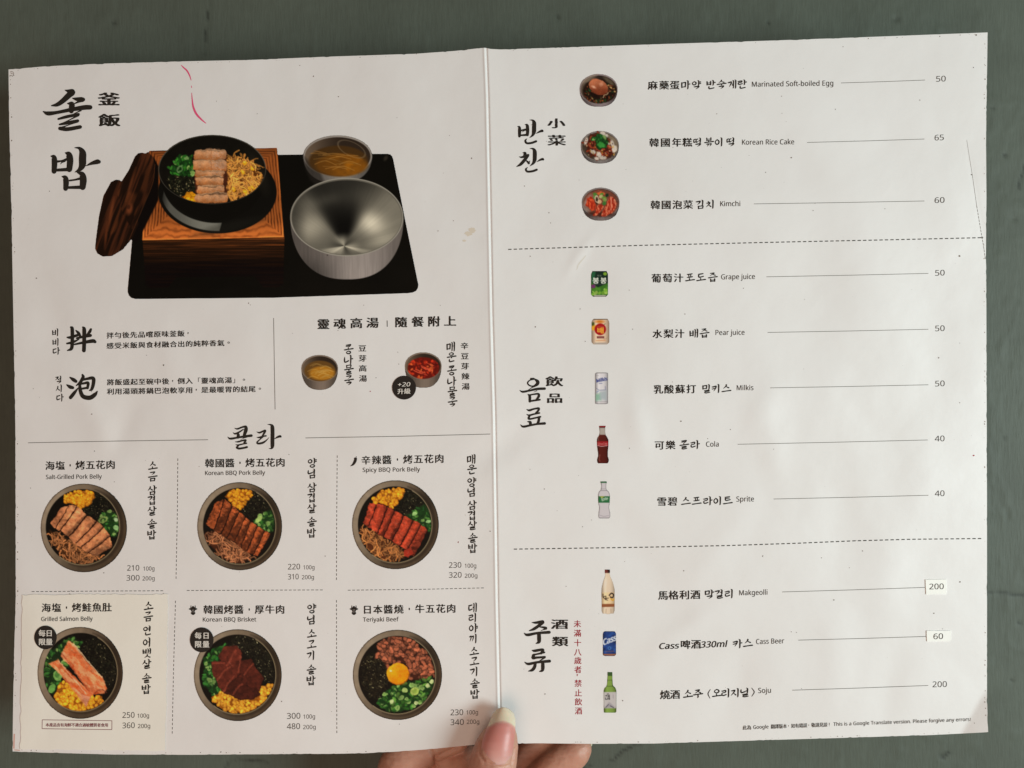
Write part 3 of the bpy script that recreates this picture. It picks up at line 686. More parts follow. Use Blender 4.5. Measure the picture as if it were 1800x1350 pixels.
def dish4():
    c = Canvas(60, 1098, 222, 1268); I = (597, 640, 274, 292); pot(c, 0, 1030, 4.22, (595, 645, 317, 341), I, 4)
    seaweed(c, [(590, 400), (700, 380), (850, 500), (860, 700), (790, 800), (700, 640)], 380, 110)
    scallion(c, [(360, 500), (440, 430), (540, 370), (600, 420), (590, 470), (470, 620), (440, 720), (400, 810), (350, 760), (325, 640)], 110, 20, (22, 40, 20), pale=.1)
    c.ell(430, 660, 34, 46, (112, 158, 84), .2); c.ell(424, 655, 18, 28, (70, 116, 56), .2); c.ell(385, 760, 24, 34, (96, 150, 74), .5)
    corn(c, [(440, 720), (500, 700), (600, 780), (700, 830), (760, 815), (765, 870), (680, 910), (580, 935), (470, 900), (405, 830)], 110, 17, (240, 158, 36))
    def sal(sd, w0=.5):
        def f(x, y):
            t = fbm((x + y) / 14, (x - y) / 5, sd, 3); c_ = mixc((204, 102, 60), (230, 156, 112), sm(.3, .75, t))
            k = sm(.58, .72, fbm(x / 9, y / 9, sd + 5, 3)) * w0; return c_ * (1 - k[..., None]) + np.array((190, 70, 26)) * k[..., None]
        return f
    c.poly([(360, 575), (430, 545), (500, 620), (620, 740), (700, 800), (668, 830), (640, 895), (600, 850), (500, 720), (420, 630)], sal(3, .6), 1.)
    c.poly([(600, 800), (668, 820), (640, 895)], (214, 140, 112), 1.)
    c.poly([(510, 402), (545, 430), (620, 530), (700, 620), (760, 680), (795, 760), (770, 800), (700, 805), (640, 760), (540, 620), (450, 520), (470, 470)], sal(9, .75), 1.)
    c.line([(460, 500), (560, 640), (660, 780)], 9, (150, 60, 36), .6); c.line([(545, 430), (640, 545), (755, 680)], 8, (232, 196, 160), .8)
    c.line([(440, 560), (540, 680), (640, 800)], 6, (236, 190, 160), .7); c.line([(700, 800), (740, 770), (790, 790)], 8, (120, 50, 34), .6)
    pot_rim_light(c, I); return c
def dish5():
    c = Canvas(338, 1103, 498, 1271); I = (496, 656, 284, 296); pot(c, 300, 1030, 4.22, (498, 662, 326, 341), I, 5)
    seaweed(c, [(450, 380), (600, 370), (740, 500), (770, 700), (680, 730), (640, 600), (560, 500), (430, 450)], 380, 150)
    scallion(c, [(250, 540), (340, 450), (420, 425), (380, 520), (320, 640), (380, 780), (320, 830), (240, 720)], 130, 17, (18, 42, 18), ((34, 98, 38), (54, 124, 48), (26, 70, 28), (92, 144, 70)), .15)
    corn(c, [(300, 830), (370, 790), (450, 810), (560, 840), (660, 770), (720, 730), (760, 740), (700, 850), (600, 920), (480, 945), (370, 910)], 150, 15, (236, 158, 44))
    base = (88, 36, 27)
    for pts, k in [([(350, 520), (400, 450), (490, 440), (530, 500), (500, 600), (400, 600)], 1.), ([(300, 560), (400, 555), (430, 600), (350, 720), (310, 650)], .9), ([(420, 590), (480, 470), (525, 520), (500, 640)], 1.1),
                   ([(480, 560), (600, 540), (640, 640), (560, 700), (470, 660)], .8), ([(340, 690), (440, 600), (520, 640), (480, 700), (390, 790), (350, 740)], .95), ([(390, 790), (440, 700), (560, 660), (590, 720), (460, 810)], .72),
                   ([(560, 640), (610, 580), (690, 680), (650, 790), (570, 740)], .85), ([(450, 810), (520, 730), (640, 760), (665, 800), (600, 838), (500, 838)], .7)]:
        cc = np.array(base) * k; sd = int(pts[0][0])
        c.poly([(x + 3, y + 6) for x, y in pts], (40, 12, 10), .8)
        c.poly(pts, (lambda x, y, cc=cc, sd=sd: cc * (.7 + .62 * fbm(x / 5, y / 5, sd, 3))[..., None]), .8)
    for L in [[(420, 590), (455, 520), (480, 475)], [(345, 700), (390, 640), (440, 600)], [(500, 640), (515, 570), (520, 520)], [(545, 660), (580, 610), (612, 578)], [(395, 785), (430, 720), (470, 670)], [(460, 808), (500, 750), (530, 730)], [(310, 575), (350, 570), (395, 572)]]:
        c.line(L, 13, (128, 56, 42), .7)
    pot_rim_light(c, I); return c
def dish6():
    c = Canvas(618, 1105, 780, 1268); I = (497, 660, 287, 290); pot(c, 580, 1030, 4.22, (501, 660, 331, 335), I, 6)
    seaweed(c, [(230, 560), (320, 480), (420, 560), (440, 700), (380, 830), (300, 830), (240, 720)], 320, 150, tint=(34, 28, 18))
    strands(c, [(340, 520), (370, 420), (440, 380), (560, 385), (650, 440), (760, 540), (770, 640), (720, 680), (640, 700), (590, 690), (580, 580), (480, 560), (410, 600), (400, 540)], 210, (150, 82, 60), (62, 28, 20), 34, 20)
    scallion(c, [(350, 860), (440, 760), (560, 720), (760, 680), (770, 760), (680, 870), (520, 940), (390, 910)], 190, 19, (20, 50, 20), ((36, 86, 32), (54, 110, 40), (22, 62, 24), (88, 134, 56)), .2)
    c.ell(628, 782, 32, 30, (166, 186, 96), 0); c.ell(630, 780, 18, 16, (140, 166, 74), 0); c.ell(555, 772, 22, 18, (172, 196, 118), .3)
    for x, y in [(460, 856), (725, 740), (640, 868), (755, 710)]: c.ell(x, y, 14, 17, (176, 190, 136), .4)
    c.ell(505, 655, 84, 80, (150, 78, 10), 0, 1.); c.ell(503, 650, 82, 79, (lambda x, y: mixc((224, 130, 12), (250, 172, 30), sm(0, 40, (705 - x) + (1190 - y)))), 0, .6); c.ell(452, 628, 10, 7, (252, 226, 170), 0, .6)
    pot_rim_light(c, I); return c

def metal_bowl(c, rim, bot, soup, seed=1, lt=(112, 104, 102), clipit=True):
    cx, cy, rx, ry = rim
    P = [(cx - rx * math.copysign(abs(math.cos(q)) ** .8, math.cos(q)), cy + (bot - cy) * math.sin(q) ** .95) for q in np.linspace(0, math.pi, 34)]
    X0 = c.T(cx, cy)[0]; R = rx * c.k
    c.poly(P, (lambda x, y: np.array(lt) * (.62 + .40 * np.exp(-(((x - X0) / R - .1) / .55) ** 2) + .10 * (fbm(x / 2, y / 30, seed, 2) - .5))[..., None]), .5)
    c.ell(cx, cy, rx, ry, np.array(lt) * 1.15, soft=.5)
    Y0 = c.T(cx, cy)[1]
    c.ell(cx, cy + ry * .03, rx * .955, ry * .935, (lambda x, y: mixc((44, 34, 28), (108, 92, 80), sm(-.2, 1.1, -((x - X0) / R)) * .9)), soft=.5)
def hero():
    c = Canvas(160, 228, 742, 532)
    a = lambda x, y: (x / 2.872, 80 + y / 2.872)
    b_ = lambda x, y: (480 + x / 2.755, 60 + y / 2.755)
    blk = (9, 8, 6)
    # tray
    c.poly([a(668, 970), a(645, 1225), a(645, 1246), a(651, 1262), a(663, 1274), a(684, 1280), (480, 523.5), b_(650, 1255), b_(675, 1252), b_(692, 1244), b_(702, 1229), b_(704, 1212), b_(700, 1195), b_(640, 900), b_(582, 606), b_(577, 592), b_(568, 583), b_(553, 579), (491, 272), (300, 272), (250, 350)],
           lambda x, y: np.array(blk) * (.9 + .5 * fbm(x / 60, y / 60, 4, 2))[..., None], .5)
    # wooden box
    def front(x, y):
        g = fbm(x / 60, y / 1.6, 11, 3); d = sm(418, 478, y); c_ = mixc((88, 46, 20), (20, 9, 5), d)
        return c_ * (.42 + .5 * sm(.30, .8, g) + .8 * sm(.70, .80, fbm(x / 130, y / 1.5, 12, 2)) * sm(455, 425, y))[..., None]
    c.poly([(250.7, 422), (500, 415), (498, 500), (489, 505), (462, 505), (448, 486), (310, 488), (296, 505), (262, 506), (256, 500)], front, .5)
    c.poly([(310, 488), (448, 486), (462, 505), (296, 507)], blk, 1.5)
    TL, TR, BR, BL = (262.5, 265), (487, 259.7), (499, 416.7), (250, 422.3)
    def top(x, y):
        tt = (y - 262) / 158; xl = lerp(262.5, 250, tt); xr = lerp(487, 499, tt)
        dl, dr, dt, db = x - xl, xr - x, (y - 262) * 1.2, (lerp(422.3, 416.7, (x - 250) / 249) - y) * 1.0
        dm = np.minimum(np.minimum(dl, dr), np.minimum(dt, db)); wob = 3.0 * (fbm(x / 20, y / 20, 5, 3) - .5)
        hor = (db <= np.minimum(dl, dr)) & (db < dt)
        g = .5 + .5 * np.sin((dm + wob * (.8 + 3.5 * hor)) * np.where(hor, .55, 1.25) + 5 * fbm(x / 22, y / 40, 6, 3) * (1 + .8 * hor))
        c_ = mixc((186, 100, 46), (66, 28, 10), np.clip(g ** 1.8, 0, 1) * np.where(hor, .45, .8) * (.25 + 1.3 * fbm(x / 14, y / 10, 61, 3)))
        f = .82 + .3 * sm(380, 418, y) - .16 * sm(280, 262, y)
        ed = sm(0, 3, dm)[..., None]
        return (c_ * (1 - .0 * ed) + np.array((214, 128, 66)) * .25 * (1 - ed)) * f[..., None]
    c.poly([TL, TR, BR, BL], top, .5)
    # lid: two dark boards, shadow beside it
    c.poly([a(775, 560), a(800, 610), a(800, 780), a(740, 900), a(690, 1000), a(640, 960), a(740, 700)], (10, 6, 4), 1.2)
    def lidc(sd):
        def f(x, y):
            q = x * .93 + y * .36; g = fbm(q / 5, (y - x) / 90, sd, 3); c_ = mixc((24, 12, 7), (66, 33, 19), sm(.40, .80, g))
            k = sm(.68, .8, fbm(q / 9, y / 50, sd + 4, 2)); return c_ * (1 - .4 * k[..., None]) + np.array((128, 66, 34)) * .35 * k[..., None]
        return f
    c.poly([a(*p) for p in [(585, 677), (560, 690), (522, 760), (500, 860), (484, 980), (480, 1025), (492, 1050), (520, 1066), (565, 1063), (620, 1030), (668, 972), (700, 900), (660, 760), (620, 690), (600, 678)]], lidc(3), .5)
    c.poly([a(*p) for p in [(700, 543), (682, 560), (650, 630), (612, 690), (590, 740), (620, 850), (668, 930), (690, 880), (740, 770), (775, 690), (783, 600), (770, 560), (748, 537), (735, 545), (718, 541)]], lidc(8), .5)
    c.line([a(782, 600), a(772, 690), a(735, 785), a(690, 890), a(650, 985)], .9, (104, 58, 34), .7)
    c.ell(*a(655, 828), 4.5, 9, (120, 62, 36), .3, 2.2, .8); c.ell(*a(650, 815), 3, 4, (50, 24, 14), .2, 1.2, .8); c.ell(*a(560, 850), 2.4, 26, (112, 58, 32), .18, 1.4, .7); c.ell(*a(535, 960), 2, 20, (104, 52, 28), .1, 1.4, .7); c.ell(*a(660, 700), 2.2, 26, (120, 62, 34), .3, 1.4, .6)
    # pot: flange, body, rim
    h = lambda x, y: (240 + x / 6.4286, 220 + y / 6.4286)
    c.ell(382.2, 338, 104.3, 72.5, (12, 11, 9), soft=.5)
    def band(x, y):
        t = (x - 278) / 104; return mixc((84, 84, 82), (116, 116, 113), sm(.25, .8, t)) * (1 - .8 * sm(.98, 1.25, t))[..., None] * sm(-.05, .22, t)[..., None]
    P = [(382.2 + 99 * math.cos(rad(q)), 336 + 70 * math.sin(rad(q))) for q in range(168, 84, -4)]
    Q = [(380 + 94 * math.cos(rad(q)), 320 + 72 * math.sin(rad(q))) for q in range(84, 172, 4)]
    c.poly(P + Q, band, .8)
    c.ell(400, 400, 60, 9, (34, 33, 30), -.25, 4, .35)
    c.poly([(279, 300), (281, 320), (292, 345), (312, 365), (340, 381), (373, 388), (410, 384), (440, 368), (462, 340), (468, 300)], (10, 9, 7), .8)
    c.ell(373, 297.8, 94.6, 60.9, (84, 80, 74), soft=.4); c.ell(373, 298.3, 93.4, 59.9, (15, 13, 10), soft=.5)
    c.ell(452, 300, 12, 40, (34, 30, 24), -.4, 5, .5)
    sl, m = c.ell(373, 298.2, 92.5, 59.3, None, mask=True); c.clip = np.zeros_like(c.A); c.clip[sl] = m
    c.origin(240, 220, 6.4286)
    scallion(c, [(390, 480), (470, 350), (630, 340), (650, 580), (520, 560), (400, 580)], 110, 30, (14, 34, 12), ((34, 98, 30), (52, 128, 40), (24, 66, 22)), .06)
    c.ell(568, 372, 28, 22, (104, 140, 84), 0); c.ell(488, 500, 26, 40, (110, 140, 96), .6, 1, ring=10)
    seaweed(c, [(350, 590), (500, 570), (680, 600), (690, 790), (490, 800), (370, 700)], 380, 110, 9, (22, 26, 16))
    strands(c, [(1030, 340), (1150, 370), (1330, 440), (1420, 580), (1400, 680), (1250, 790), (1100, 850), (1010, 820), (1000, 600)], 330, (214, 142, 66), (92, 48, 16), 110, 12)
    for x, y in [(1305, 495), (1320, 710), (1100, 725), (1270, 715), (1225, 755), (1230, 430), (1200, 525)]: c.ell(x, y, 28, 18, (232, 160, 30), RNG.random() * 3); c.ell(x - 4, y - 4, 14, 8, (244, 190, 70), .4, .5)
    corn(c, [(495, 810), (560, 795), (690, 790), (720, 885), (620, 870)], 22, 34, (226, 150, 20))
    rows = [(655, 290, 1020, 282, 400), (640, 400, 1025, 400, 520), (662, 520, 995, 515, 590), (672, 590, 985, 570, 685), (685, 690, 990, 680, 790), (660, 790, 1030, 765, 885)]
    c.poly([(650, 300), (1025, 290), (1020, 880), (670, 880)], (70, 34, 20), 1)
    for i, (xl, yl, xr, yr, yb) in enumerate(rows):
        def pork(x, y, i=i, yl=yl, yb=yb):
            yy = (y - 220) * 6.4286; t = (yy - yl) / (yb - yl); xx = (x - 240) * 6.4286
            n_ = fbm(x / 4, y / 3.2, 50 + i, 3); c_ = mixc((206, 150, 112), (172, 104, 58), sm(.1, .9, t + .5 * (n_ - .5)))
            f = np.exp(-((xx - 925) / 90) ** 2) * (.9 if i < 3 else .3) * sm(.4, .6, fbm(x / 2, y / 1.6, 70 + i, 2)); c_ = c_ * (1 - f[..., None] * .6) + np.array((196, 160, 148)) * f[..., None] * .6
            ed = sm(0, .09, t) * sm(1.0, .86, t); return c_ * (.62 + .38 * ed[..., None]) * (.94 + .2 * (n_[..., None] - .5))
        c.poly([(xl, yl), (xl + 60, yl - 12), ((xl + xr) / 2, min(yl, yr) - (22 if i == 0 else 6)), (xr - 30, yr - 6), (xr, yr + 8), (xr - 6, yb - 10), (xr - 60, yb), (xl + 40, yb + 4), (xl + 4, yb - 12)], pork, .6)
        c.line([(xl + 10, yl + 2), ((xl + xr) / 2, min(yl, yr) - 2), (xr - 10, yr + 4)], 9, (226, 178, 140), .55)
    c.line([(850, 300), (845, 400), (838, 510)], 7, (120, 66, 36), .5)
    organic(c, 1.5, 7., 91, .2); c.clip = None; c.T = lambda x, y: (x, y); c.k = 1
    # soup bowl and big steel bowl
    metal_bowl(c, (593.6, 274, 60.4, 36.3), 322, None, 3, (124, 118, 118))
    c.poly([(534, 275), (538, 300), (545, 316), (560, 330), (575, 330), (560, 296)], (34, 30, 28), 3., op=.6)
    c.ell(595, 283, 52, 27, (66, 44, 20), soft=1.5); c.ell(600, 290, 45, 20, (lambda x, y: mixc((92, 56, 16), (156, 94, 18), fbm(x / 12, y / 8, 2, 2) * sm(560, 620, x))), soft=2.)
    sl, m = c.ell(595, 282, 54, 29, None, mask=True); c.clip = np.zeros_like(c.A); c.clip[sl] = m
    for i in range(15):
        x = 552 + 66 * RNG.random(); y = 264 + 34 * RNG.random(); d = (RNG.random() - .5) * 30
        c.line([(x - 18, y + d * .2), (x, y - 5 * RNG.random()), (x + 20, y + d * .3)], 1.4, jit((150, 108, 56), .2), .5)
    c.clip = None
    c.ell(618, 262, 26, 12, (150, 132, 112), .45, 1.2, .4, ring=1.2)
    apx, apy = 605.3, 432.5
    R0 = (609.6, 381.6, 99.4, 68.8); ox, oy, rx, ry = R0
    P = [(511, 386), (516, 420), (528, 448), (545, 468), (566, 482), (590, 489.5), (611, 491), (640, 489), (664, 481), (686, 466), (700, 444), (708, 414), (709, 388)]
    P = [(610 - (99.5 if math.cos(q) > 0 else 99.2) * math.copysign(abs(math.cos(q)) ** .82, math.cos(q)), 384 + 107 * math.sin(q) ** .96) for q in np.linspace(0, math.pi, 50)]
    c.poly(P, (lambda x, y: mixc((84, 78, 78), (152, 143, 145), np.exp(-((x - 632) / 62) ** 2)) * (1 - .45 * sm(440, 492, y) * sm(620, 520, x))[..., None] * (.96 + .14 * (fbm(x / 2, y / 30, 8, 2) - .5))[..., None]), .5)
    c.ell(ox, oy, rx, ry, (150, 146, 142), soft=.5); c.ell(ox, oy, rx - 1.6, ry - 1.6, (96, 92, 88), soft=.4)
    def conic(x, y):
        dx, dy = x - apx, (y - apy) * 1.25; a_ = np.degrees(np.arctan2(-dy, dx)); r = np.hypot(dx, dy)
        G = lambda x0, y0, sx, sy, ro: np.exp(-(((x - x0) * math.cos(ro) + (y - y0) * math.sin(ro)) / sx) ** 2 - ((-(x - x0) * math.sin(ro) + (y - y0) * math.cos(ro)) / sy) ** 2)
        v_ = 92 - 22 * sm(360, 325, y) + 26 * sm(640, 690, x)
        v_ = v_ + 112 * G(651, 392, 26, 21, .5) + 62 * G(546, 400, 30, 24, -.3) + 44 * G(575, 352, 24, 11, -.2) + 30 * G(628, 345, 20, 26, .9)
        wedge = sm(56, 84, a_) * sm(132, 98, a_); v_ = v_ * (1 - .82 * wedge * sm(140, 40, r)) * (1 - .45 * wedge)
        v_ = v_ * (1 - .30 * sm(124, 112, a_) * sm(98, 112, a_))
        low = sm(34, 8, r); fan = .5 + .5 * np.cos(np.radians(a_ * 3 + 30)); v_ = v_ * (1 - low) + low * (70 + 80 * fan)
        v_ = v_ + 46 * sm(-6, -16, a_) * sm(-34, -20, a_) * sm(90, 20, r) + 60 * sm(-176, -164, a_) * sm(-130, -150, a_) * sm(60, 20, r)
        v_ = v_ + 34 * G(668, 425, 30, 9, -.3)
        v_ = v_ * (1 + .07 * (fbm(a_ / 1.5, r / 60, 14, 2) - .5)) * (1 - .35 * sm(545, 514, x))
        return v_[..., None] * np.array((1.0, .965, .91))
    c.ell(ox, oy + .6, rx - 3, ry - 3.4, conic, soft=.6)
    c.ell(575.5, 448.5, .9, .9, (20, 10, 8)); c.ell(678, 278, 5, 3, (70, 62, 54), -1, 1.5, .5)
    return c
def soup_a():
    c = Canvas(524, 618, 600, 690); metal_bowl(c, (562, 647.4, 32.3, 23.6), 685.5, None, 5, (118, 104, 98))
    c.ell(562.5, 652, 27.5, 18, (96, 66, 30), soft=1); c.ell(566, 656, 22, 12, (166, 112, 34), soft=1.8)
    for i in range(18):
        x = 545 + 32 * RNG.random(); y = 640 + 24 * RNG.random(); c.line([(x - 9, y + 2), (x, y - 2), (x + 10, y + 2 * RNG.random())], 1, jit((186, 148, 82), .15), .6)
    return c
def soup_b():
    c = Canvas(706, 614, 782, 686); metal_bowl(c, (744, 643, 32.3, 23.8), 681.8, None, 6, (118, 104, 98))
    c.ell(744.5, 647, 28, 19, (96, 20, 12), soft=1)
    sl, m = c.ell(744.5, 647, 28, 19, None, mask=True); c.clip = np.zeros_like(c.A); c.clip[sl] = m
    for i in range(90):
        x = 718 + 52 * RNG.random(); y = 630 + 36 * RNG.random(); c.ell(x, y, 1 + 4 * RNG.random(), 1 + 1.6 * RNG.random(), jit(((176, 46, 24), (128, 26, 16), (206, 92, 48), (84, 14, 10))[RNG.integers(4)], .15), RNG.random() * 3, .5)
    for i in range(10):
        x = 728 + 30 * RNG.random(); y = 638 + 20 * RNG.random(); c.line([(x - 6, y - 3), (x, y), (x + 8, y + 3)], 1.1, (214, 84, 60), .8)
    return c
def side(i):
    if i == 0:
        c = Canvas(1012, 124, 1092, 194); c.origin(1000, 110, 7.109); metal_bowl(c, (372, 330, 238, 188), 553, None, 7, (132, 118, 120))
        c.ell(385, 355, 215, 152, (36, 22, 14), soft=1.4); c.ell(250, 200, 120, 26, (150, 132, 112), -.5, 1.6, .5); c.ell(500, 230, 26, 80, (110, 96, 76), -.9, 1.6, .7)
        for q in range(120):
            a_ = RNG.random() * 6.3; r = .35 + .6 * RNG.random() ** .6; c.ell(385 + 200 * r * math.cos(a_), 370 + 140 * r * math.sin(a_), 5 + 14 * RNG.random(), 4 + 6 * RNG.random(), jit(((36, 66, 34), (150, 70, 34), (96, 40, 24), (164, 130, 84), (22, 12, 8))[RNG.integers(5)], .2), RNG.random() * 3, .5)
        c.ell(400, 400, 110, 50, (24, 12, 8), 0, 3, .8)
        c.ell(372, 305, 128, 92, (lambda x, y: mixc((116, 52, 30), (190, 112, 78), sm(165, 142, y) * .9)), .55, .7); c.ell(310, 305, 26, 14, (226, 170, 142), .5, 1.2, .9); c.ell(405, 270, 22, 26, (214, 150, 120), .5, 1.6, .7)
        c.line([(490, 375), (470, 400), (440, 410), (425, 440)], 8, (206, 170, 130))
    elif i == 1:
        c = Canvas(1014, 224, 1094, 294); c.origin(1000, 110, 7.109); metal_bowl(c, (388, 1040, 239, 187), 1262, None, 9, (122, 114, 112))
        c.ell(395, 1048, 222, 168, (lambda x, y: mixc((66, 54, 44), (136, 118, 98), sm(1035, 1085, x) * sm(280, 240, y))), soft=1)
        strands(c, [(200, 1020), (300, 900), (430, 880), (520, 980), (570, 1060), (520, 1180), (380, 1200), (260, 1140)], 90, (134, 56, 34), (74, 28, 18), 60, 18)
        for x, y, r1, r2, a_ in [(420, 885, 34, 26, 0), (465, 915, 26, 24, 0), (545, 1020, 22, 50, -.3), (572, 1080, 32, 44, .4), (375, 1150, 34, 38, 0), (300, 1115, 34, 24, .4), (425, 1190, 44, 24, 0), (350, 1200, 30, 16, .2), (478, 1005, 40, 16, .5), (215, 980, 20, 50, .3)]:
            c.ell(x, y + 4, r1, r2, (90, 52, 40), a_, .8, .6); c.ell(x, y, r1, r2, jit((198, 186, 174), .05), a_, .8)
        for q in range(60): c.ell(200 + 370 * RNG.random(), 960 + 220 * RNG.random(), 5 + 8 * RNG.random(), 5, jit(((190, 140, 50), (110, 30, 20), (52, 20, 14), (196, 170, 130))[RNG.integers(4)], .2), RNG.random() * 3, .4)
        scallion(c, [(300, 950), (370, 895), (470, 930), (500, 990), (450, 1050), (360, 1060), (340, 1000)], 50, 32, (20, 50, 22), ((36, 104, 40), (52, 138, 54), (28, 80, 34)), .05)
        c.poly([(350, 1030), (385, 985), (450, 1030), (445, 1055), (390, 1062)], (58, 140, 58), .8)
    else:
        c = Canvas(1016, 324, 1096, 394); c.origin(1000, 310, 13.5); metal_bowl(c, (755, 615, 448, 350), 1055, None, 11, (122, 110, 108))
        c.ell(765, 630, 415, 318, (lambda x, y: mixc((88, 58, 48), (140, 70, 50), fbm(x / 8, y / 8, 4, 2))), soft=1)
        c.ell(440, 600, 60, 170, (158, 138, 132), .5, 2, .8); c.ell(440, 790, 60, 40, (150, 128, 118), .5, 2, .9); c.ell(760, 900, 330, 60, (60, 30, 22), 0, 2, .8)
        def kim(sd, lt):
            return lambda x, y: mixc((158, 40, 20), (226, 128, 92) if lt else (214, 88, 50), sm(.35, .75, fbm(x / 2.6, y / 4, sd, 3)))
        c.poly([(390, 700), (430, 520), (520, 470), (600, 560), (640, 700), (620, 800), (540, 830), (470, 740)], kim(3, 0), .6)
        c.poly([(640, 740), (700, 660), (790, 670), (830, 720), (760, 800), (690, 910), (590, 945), (560, 930), (640, 850)], kim(8, 1), .6)
        c.poly([(760, 920), (800, 820), (860, 740), (920, 600), (980, 480), (1040, 480), (1100, 560), (1140, 640), (1110, 740), (1030, 870), (960, 890), (880, 950), (800, 955)], kim(12, 1), .6)
        for L in [[(960, 500), (990, 620), (950, 760)], [(1040, 520), (1070, 640), (1100, 700)], [(870, 760), (830, 860), (800, 940)], [(940, 700), (930, 820), (950, 890)], [(700, 700), (740, 780), (680, 860)], [(480, 560), (540, 660), (560, 780)]]: c.line(L, 22, (148, 30, 18), .7)
        for L in [[(1000, 500), (1010, 640), (1000, 800)], [(1080, 560), (1110, 640)]]: c.line(L, 22, (236, 160, 130), .7)
        c.poly([(660, 400), (760, 360), (870, 400), (850, 440), (700, 440)], (206, 92, 48), .8)
        for x, y, r1, r2, a_, cc in [(625, 430, 52, 46, 0, (74, 116, 48)), (610, 490, 30, 44, .3, (88, 128, 66)), (780, 420, 50, 30, 0, (86, 136, 44)), (765, 480, 48, 46, 0, (176, 170, 116)), (905, 455, 38, 48, .5, (24, 50, 30)), (840, 520, 56, 40, .4, (106, 140, 54)), (850, 560, 50, 40, .2, (126, 148, 74)), (840, 640, 46, 44, .6, (66, 116, 52)), (660, 640, 30, 30, 0, (70, 44, 30)), (730, 600, 50, 50, .5, (212, 162, 124))]: c.ell(x, y, r1, r2, cc, a_, .6)
        c.ell(668, 545, 42, 78, (216, 204, 176), -.25, .6, ring=15); c.ell(668, 548, 16, 40, (34, 50, 30), -.25)
    c.clip = np.minimum.reduce([np.roll(c.A, q, ax) for ax in (0, 1) for q in (-5, 0, 5)]); organic(c, .5, 4., 300 + i, .12); c.clip = None
    return c
def drinks():
    out = []
    def can(x0, y0, x1, y1, ox, oy, sc, body, neck=22, foot=18):
        c = Canvas(int(ox + x0 / sc) - 4, int(oy + y0 / sc) - 4, int(ox + x1 / sc) + 6, int(oy + y1 / sc) + 6, 3); c.origin(ox, oy, sc); w_ = x1 - x0
        c.poly([(x0 + w_ * .10, y0), (x0 + w_ * .9, y0), (x1 - 2, y0 + neck * 2), (x1, y0 + neck * 2.5), (x1, y1 - foot * 1.8), (x1 - w_ * .12, y1), (x0 + w_ * .12, y1), (x0, y1 - foot * 1.8), (x0, y0 + neck * 2.5), (x0 + 2, y0 + neck * 2)], body, .4)
        return c
    def cyl(c, x0, x1, k=.45):
        X0 = c.T((x0 + x1) / 2, 0)[0]; R = (x1 - x0) / 2 * c.k
        return lambda col: (lambda x, y: np.array(col, float) * (1.08 - k * np.clip(np.abs((x - X0) / R), 0, 1)[..., None] ** 2.4 + .12 * np.exp(-(((x - X0) / R + .45) / .2) ** 2)[..., None]))
    # grape juice
    c = can(160, 137, 413, 520, 1020, 460, 8.44, (24, 44, 34)); s = cyl(c, 160, 413)
    c.clip = c.A.copy(); c.poly([(160, 140), (230, 140), (200, 300), (160, 330)], (40, 92, 60), 1.2); c.poly([(160, 330), (160, 300), (260, 380), (300, 365), (420, 310), (420, 500), (160, 500)], (58, 110, 36), .8)
    for q in range(22): c.ell(175 + 225 * RNG.random(), 385 + 105 * RNG.random(), 26, 20, jit(((112, 160, 52), (150, 184, 84), (74, 130, 40))[q % 3], .12), RNG.random() * 3, .5)
    c.poly([(160, 345), (215, 335), (230, 380), (190, 395), (160, 380)], (110, 50, 100), .8); c.ell(368, 180, 27, 24, (122, 160, 50), 0)
    c.text('봉', 183, 278, 318, 72, (216, 220, 208), .035); c.text('봉', 298, 390, 318, 72, (216, 220, 208), .035); c.text('포도', 250, 318, 220, 22, (150, 150, 140), 0)
    c.line([(215, 340), (350, 335)], 7, (88, 80, 84), .7); c.poly([(200, 495), (385, 495), (372, 518), (212, 518)], (170, 166, 156), .5)
    c.line([(185, 143), (390, 140)], 8, (20, 24, 22)); c.clip = None; out.append((c, "printed_can", "green and black grape juice can"))
    # pear juice
    c = can(168, 848, 432, 1228, 1020, 460, 8.44, (206, 176, 150)); s = cyl(c, 168, 432); c.clip = c.A.copy(); c.poly([(160, 840), (440, 840), (440, 1240), (160, 1240)], s((216, 186, 160)))
    c.ell(290, 890, 60, 22, (206, 120, 40), 0, 1.5); c.ell(195, 975, 40, 45, (224, 162, 50), 0, 1.2); c.ell(188, 925, 22, 30, (74, 84, 36), .4, .8); c.line([(345, 940), (372, 920)], 8, (80, 100, 44))
    c.ell(297, 1003, 87, 88, (166, 26, 30), 0); c.text('배', 252, 348, 1060, 74, (232, 160, 56), .03); c.line([(255, 965), (300, 962), (345, 968)], 8, (196, 110, 90), .7)
    c.poly([(245, 1105), (355, 1105), (355, 1138), (245, 1138)], (110, 50, 50), .5); c.line([(235, 1172), (370, 1165)], 10, (212, 140, 90)); c.line([(262, 1122), (340, 1122)], 6, (190, 150, 140))
    c.line([(350, 1150), (400, 1130), (425, 1080)], 4, (150, 120, 100), .8); c.poly([(205, 1200), (402, 1200), (390, 1226), (215, 1226)], (176, 164, 156), .5); c.line([(190, 858), (410, 852)], 12, (96, 84, 70)); c.clip = None
    out.append((c, "printed_can", "cream pear juice can with a red disc"))
    # milk soda
    c = can(185, 105, 348, 500, 1020, 640, 7.1, (190, 184, 186), 6, 6); s = cyl(c, 185, 348, .4); c.clip = c.A.copy(); c.poly([(180, 100), (352, 100), (352, 505), (180, 505)], s((200, 196, 200)))
    c.poly([(190, 380), (250, 360), (260, 450), (190, 460)], (126, 176, 148), 2.5, op=.8); c.poly([(250, 340), (330, 330), (330, 450), (240, 440)], (154, 170, 176), 3, op=.7)
    c.text('Milkis', 200, 338, 232, 44, (34, 48, 120), .03, rise=-30); c.line([(235, 244), (272, 240)], 8, (90, 100, 150), .8)
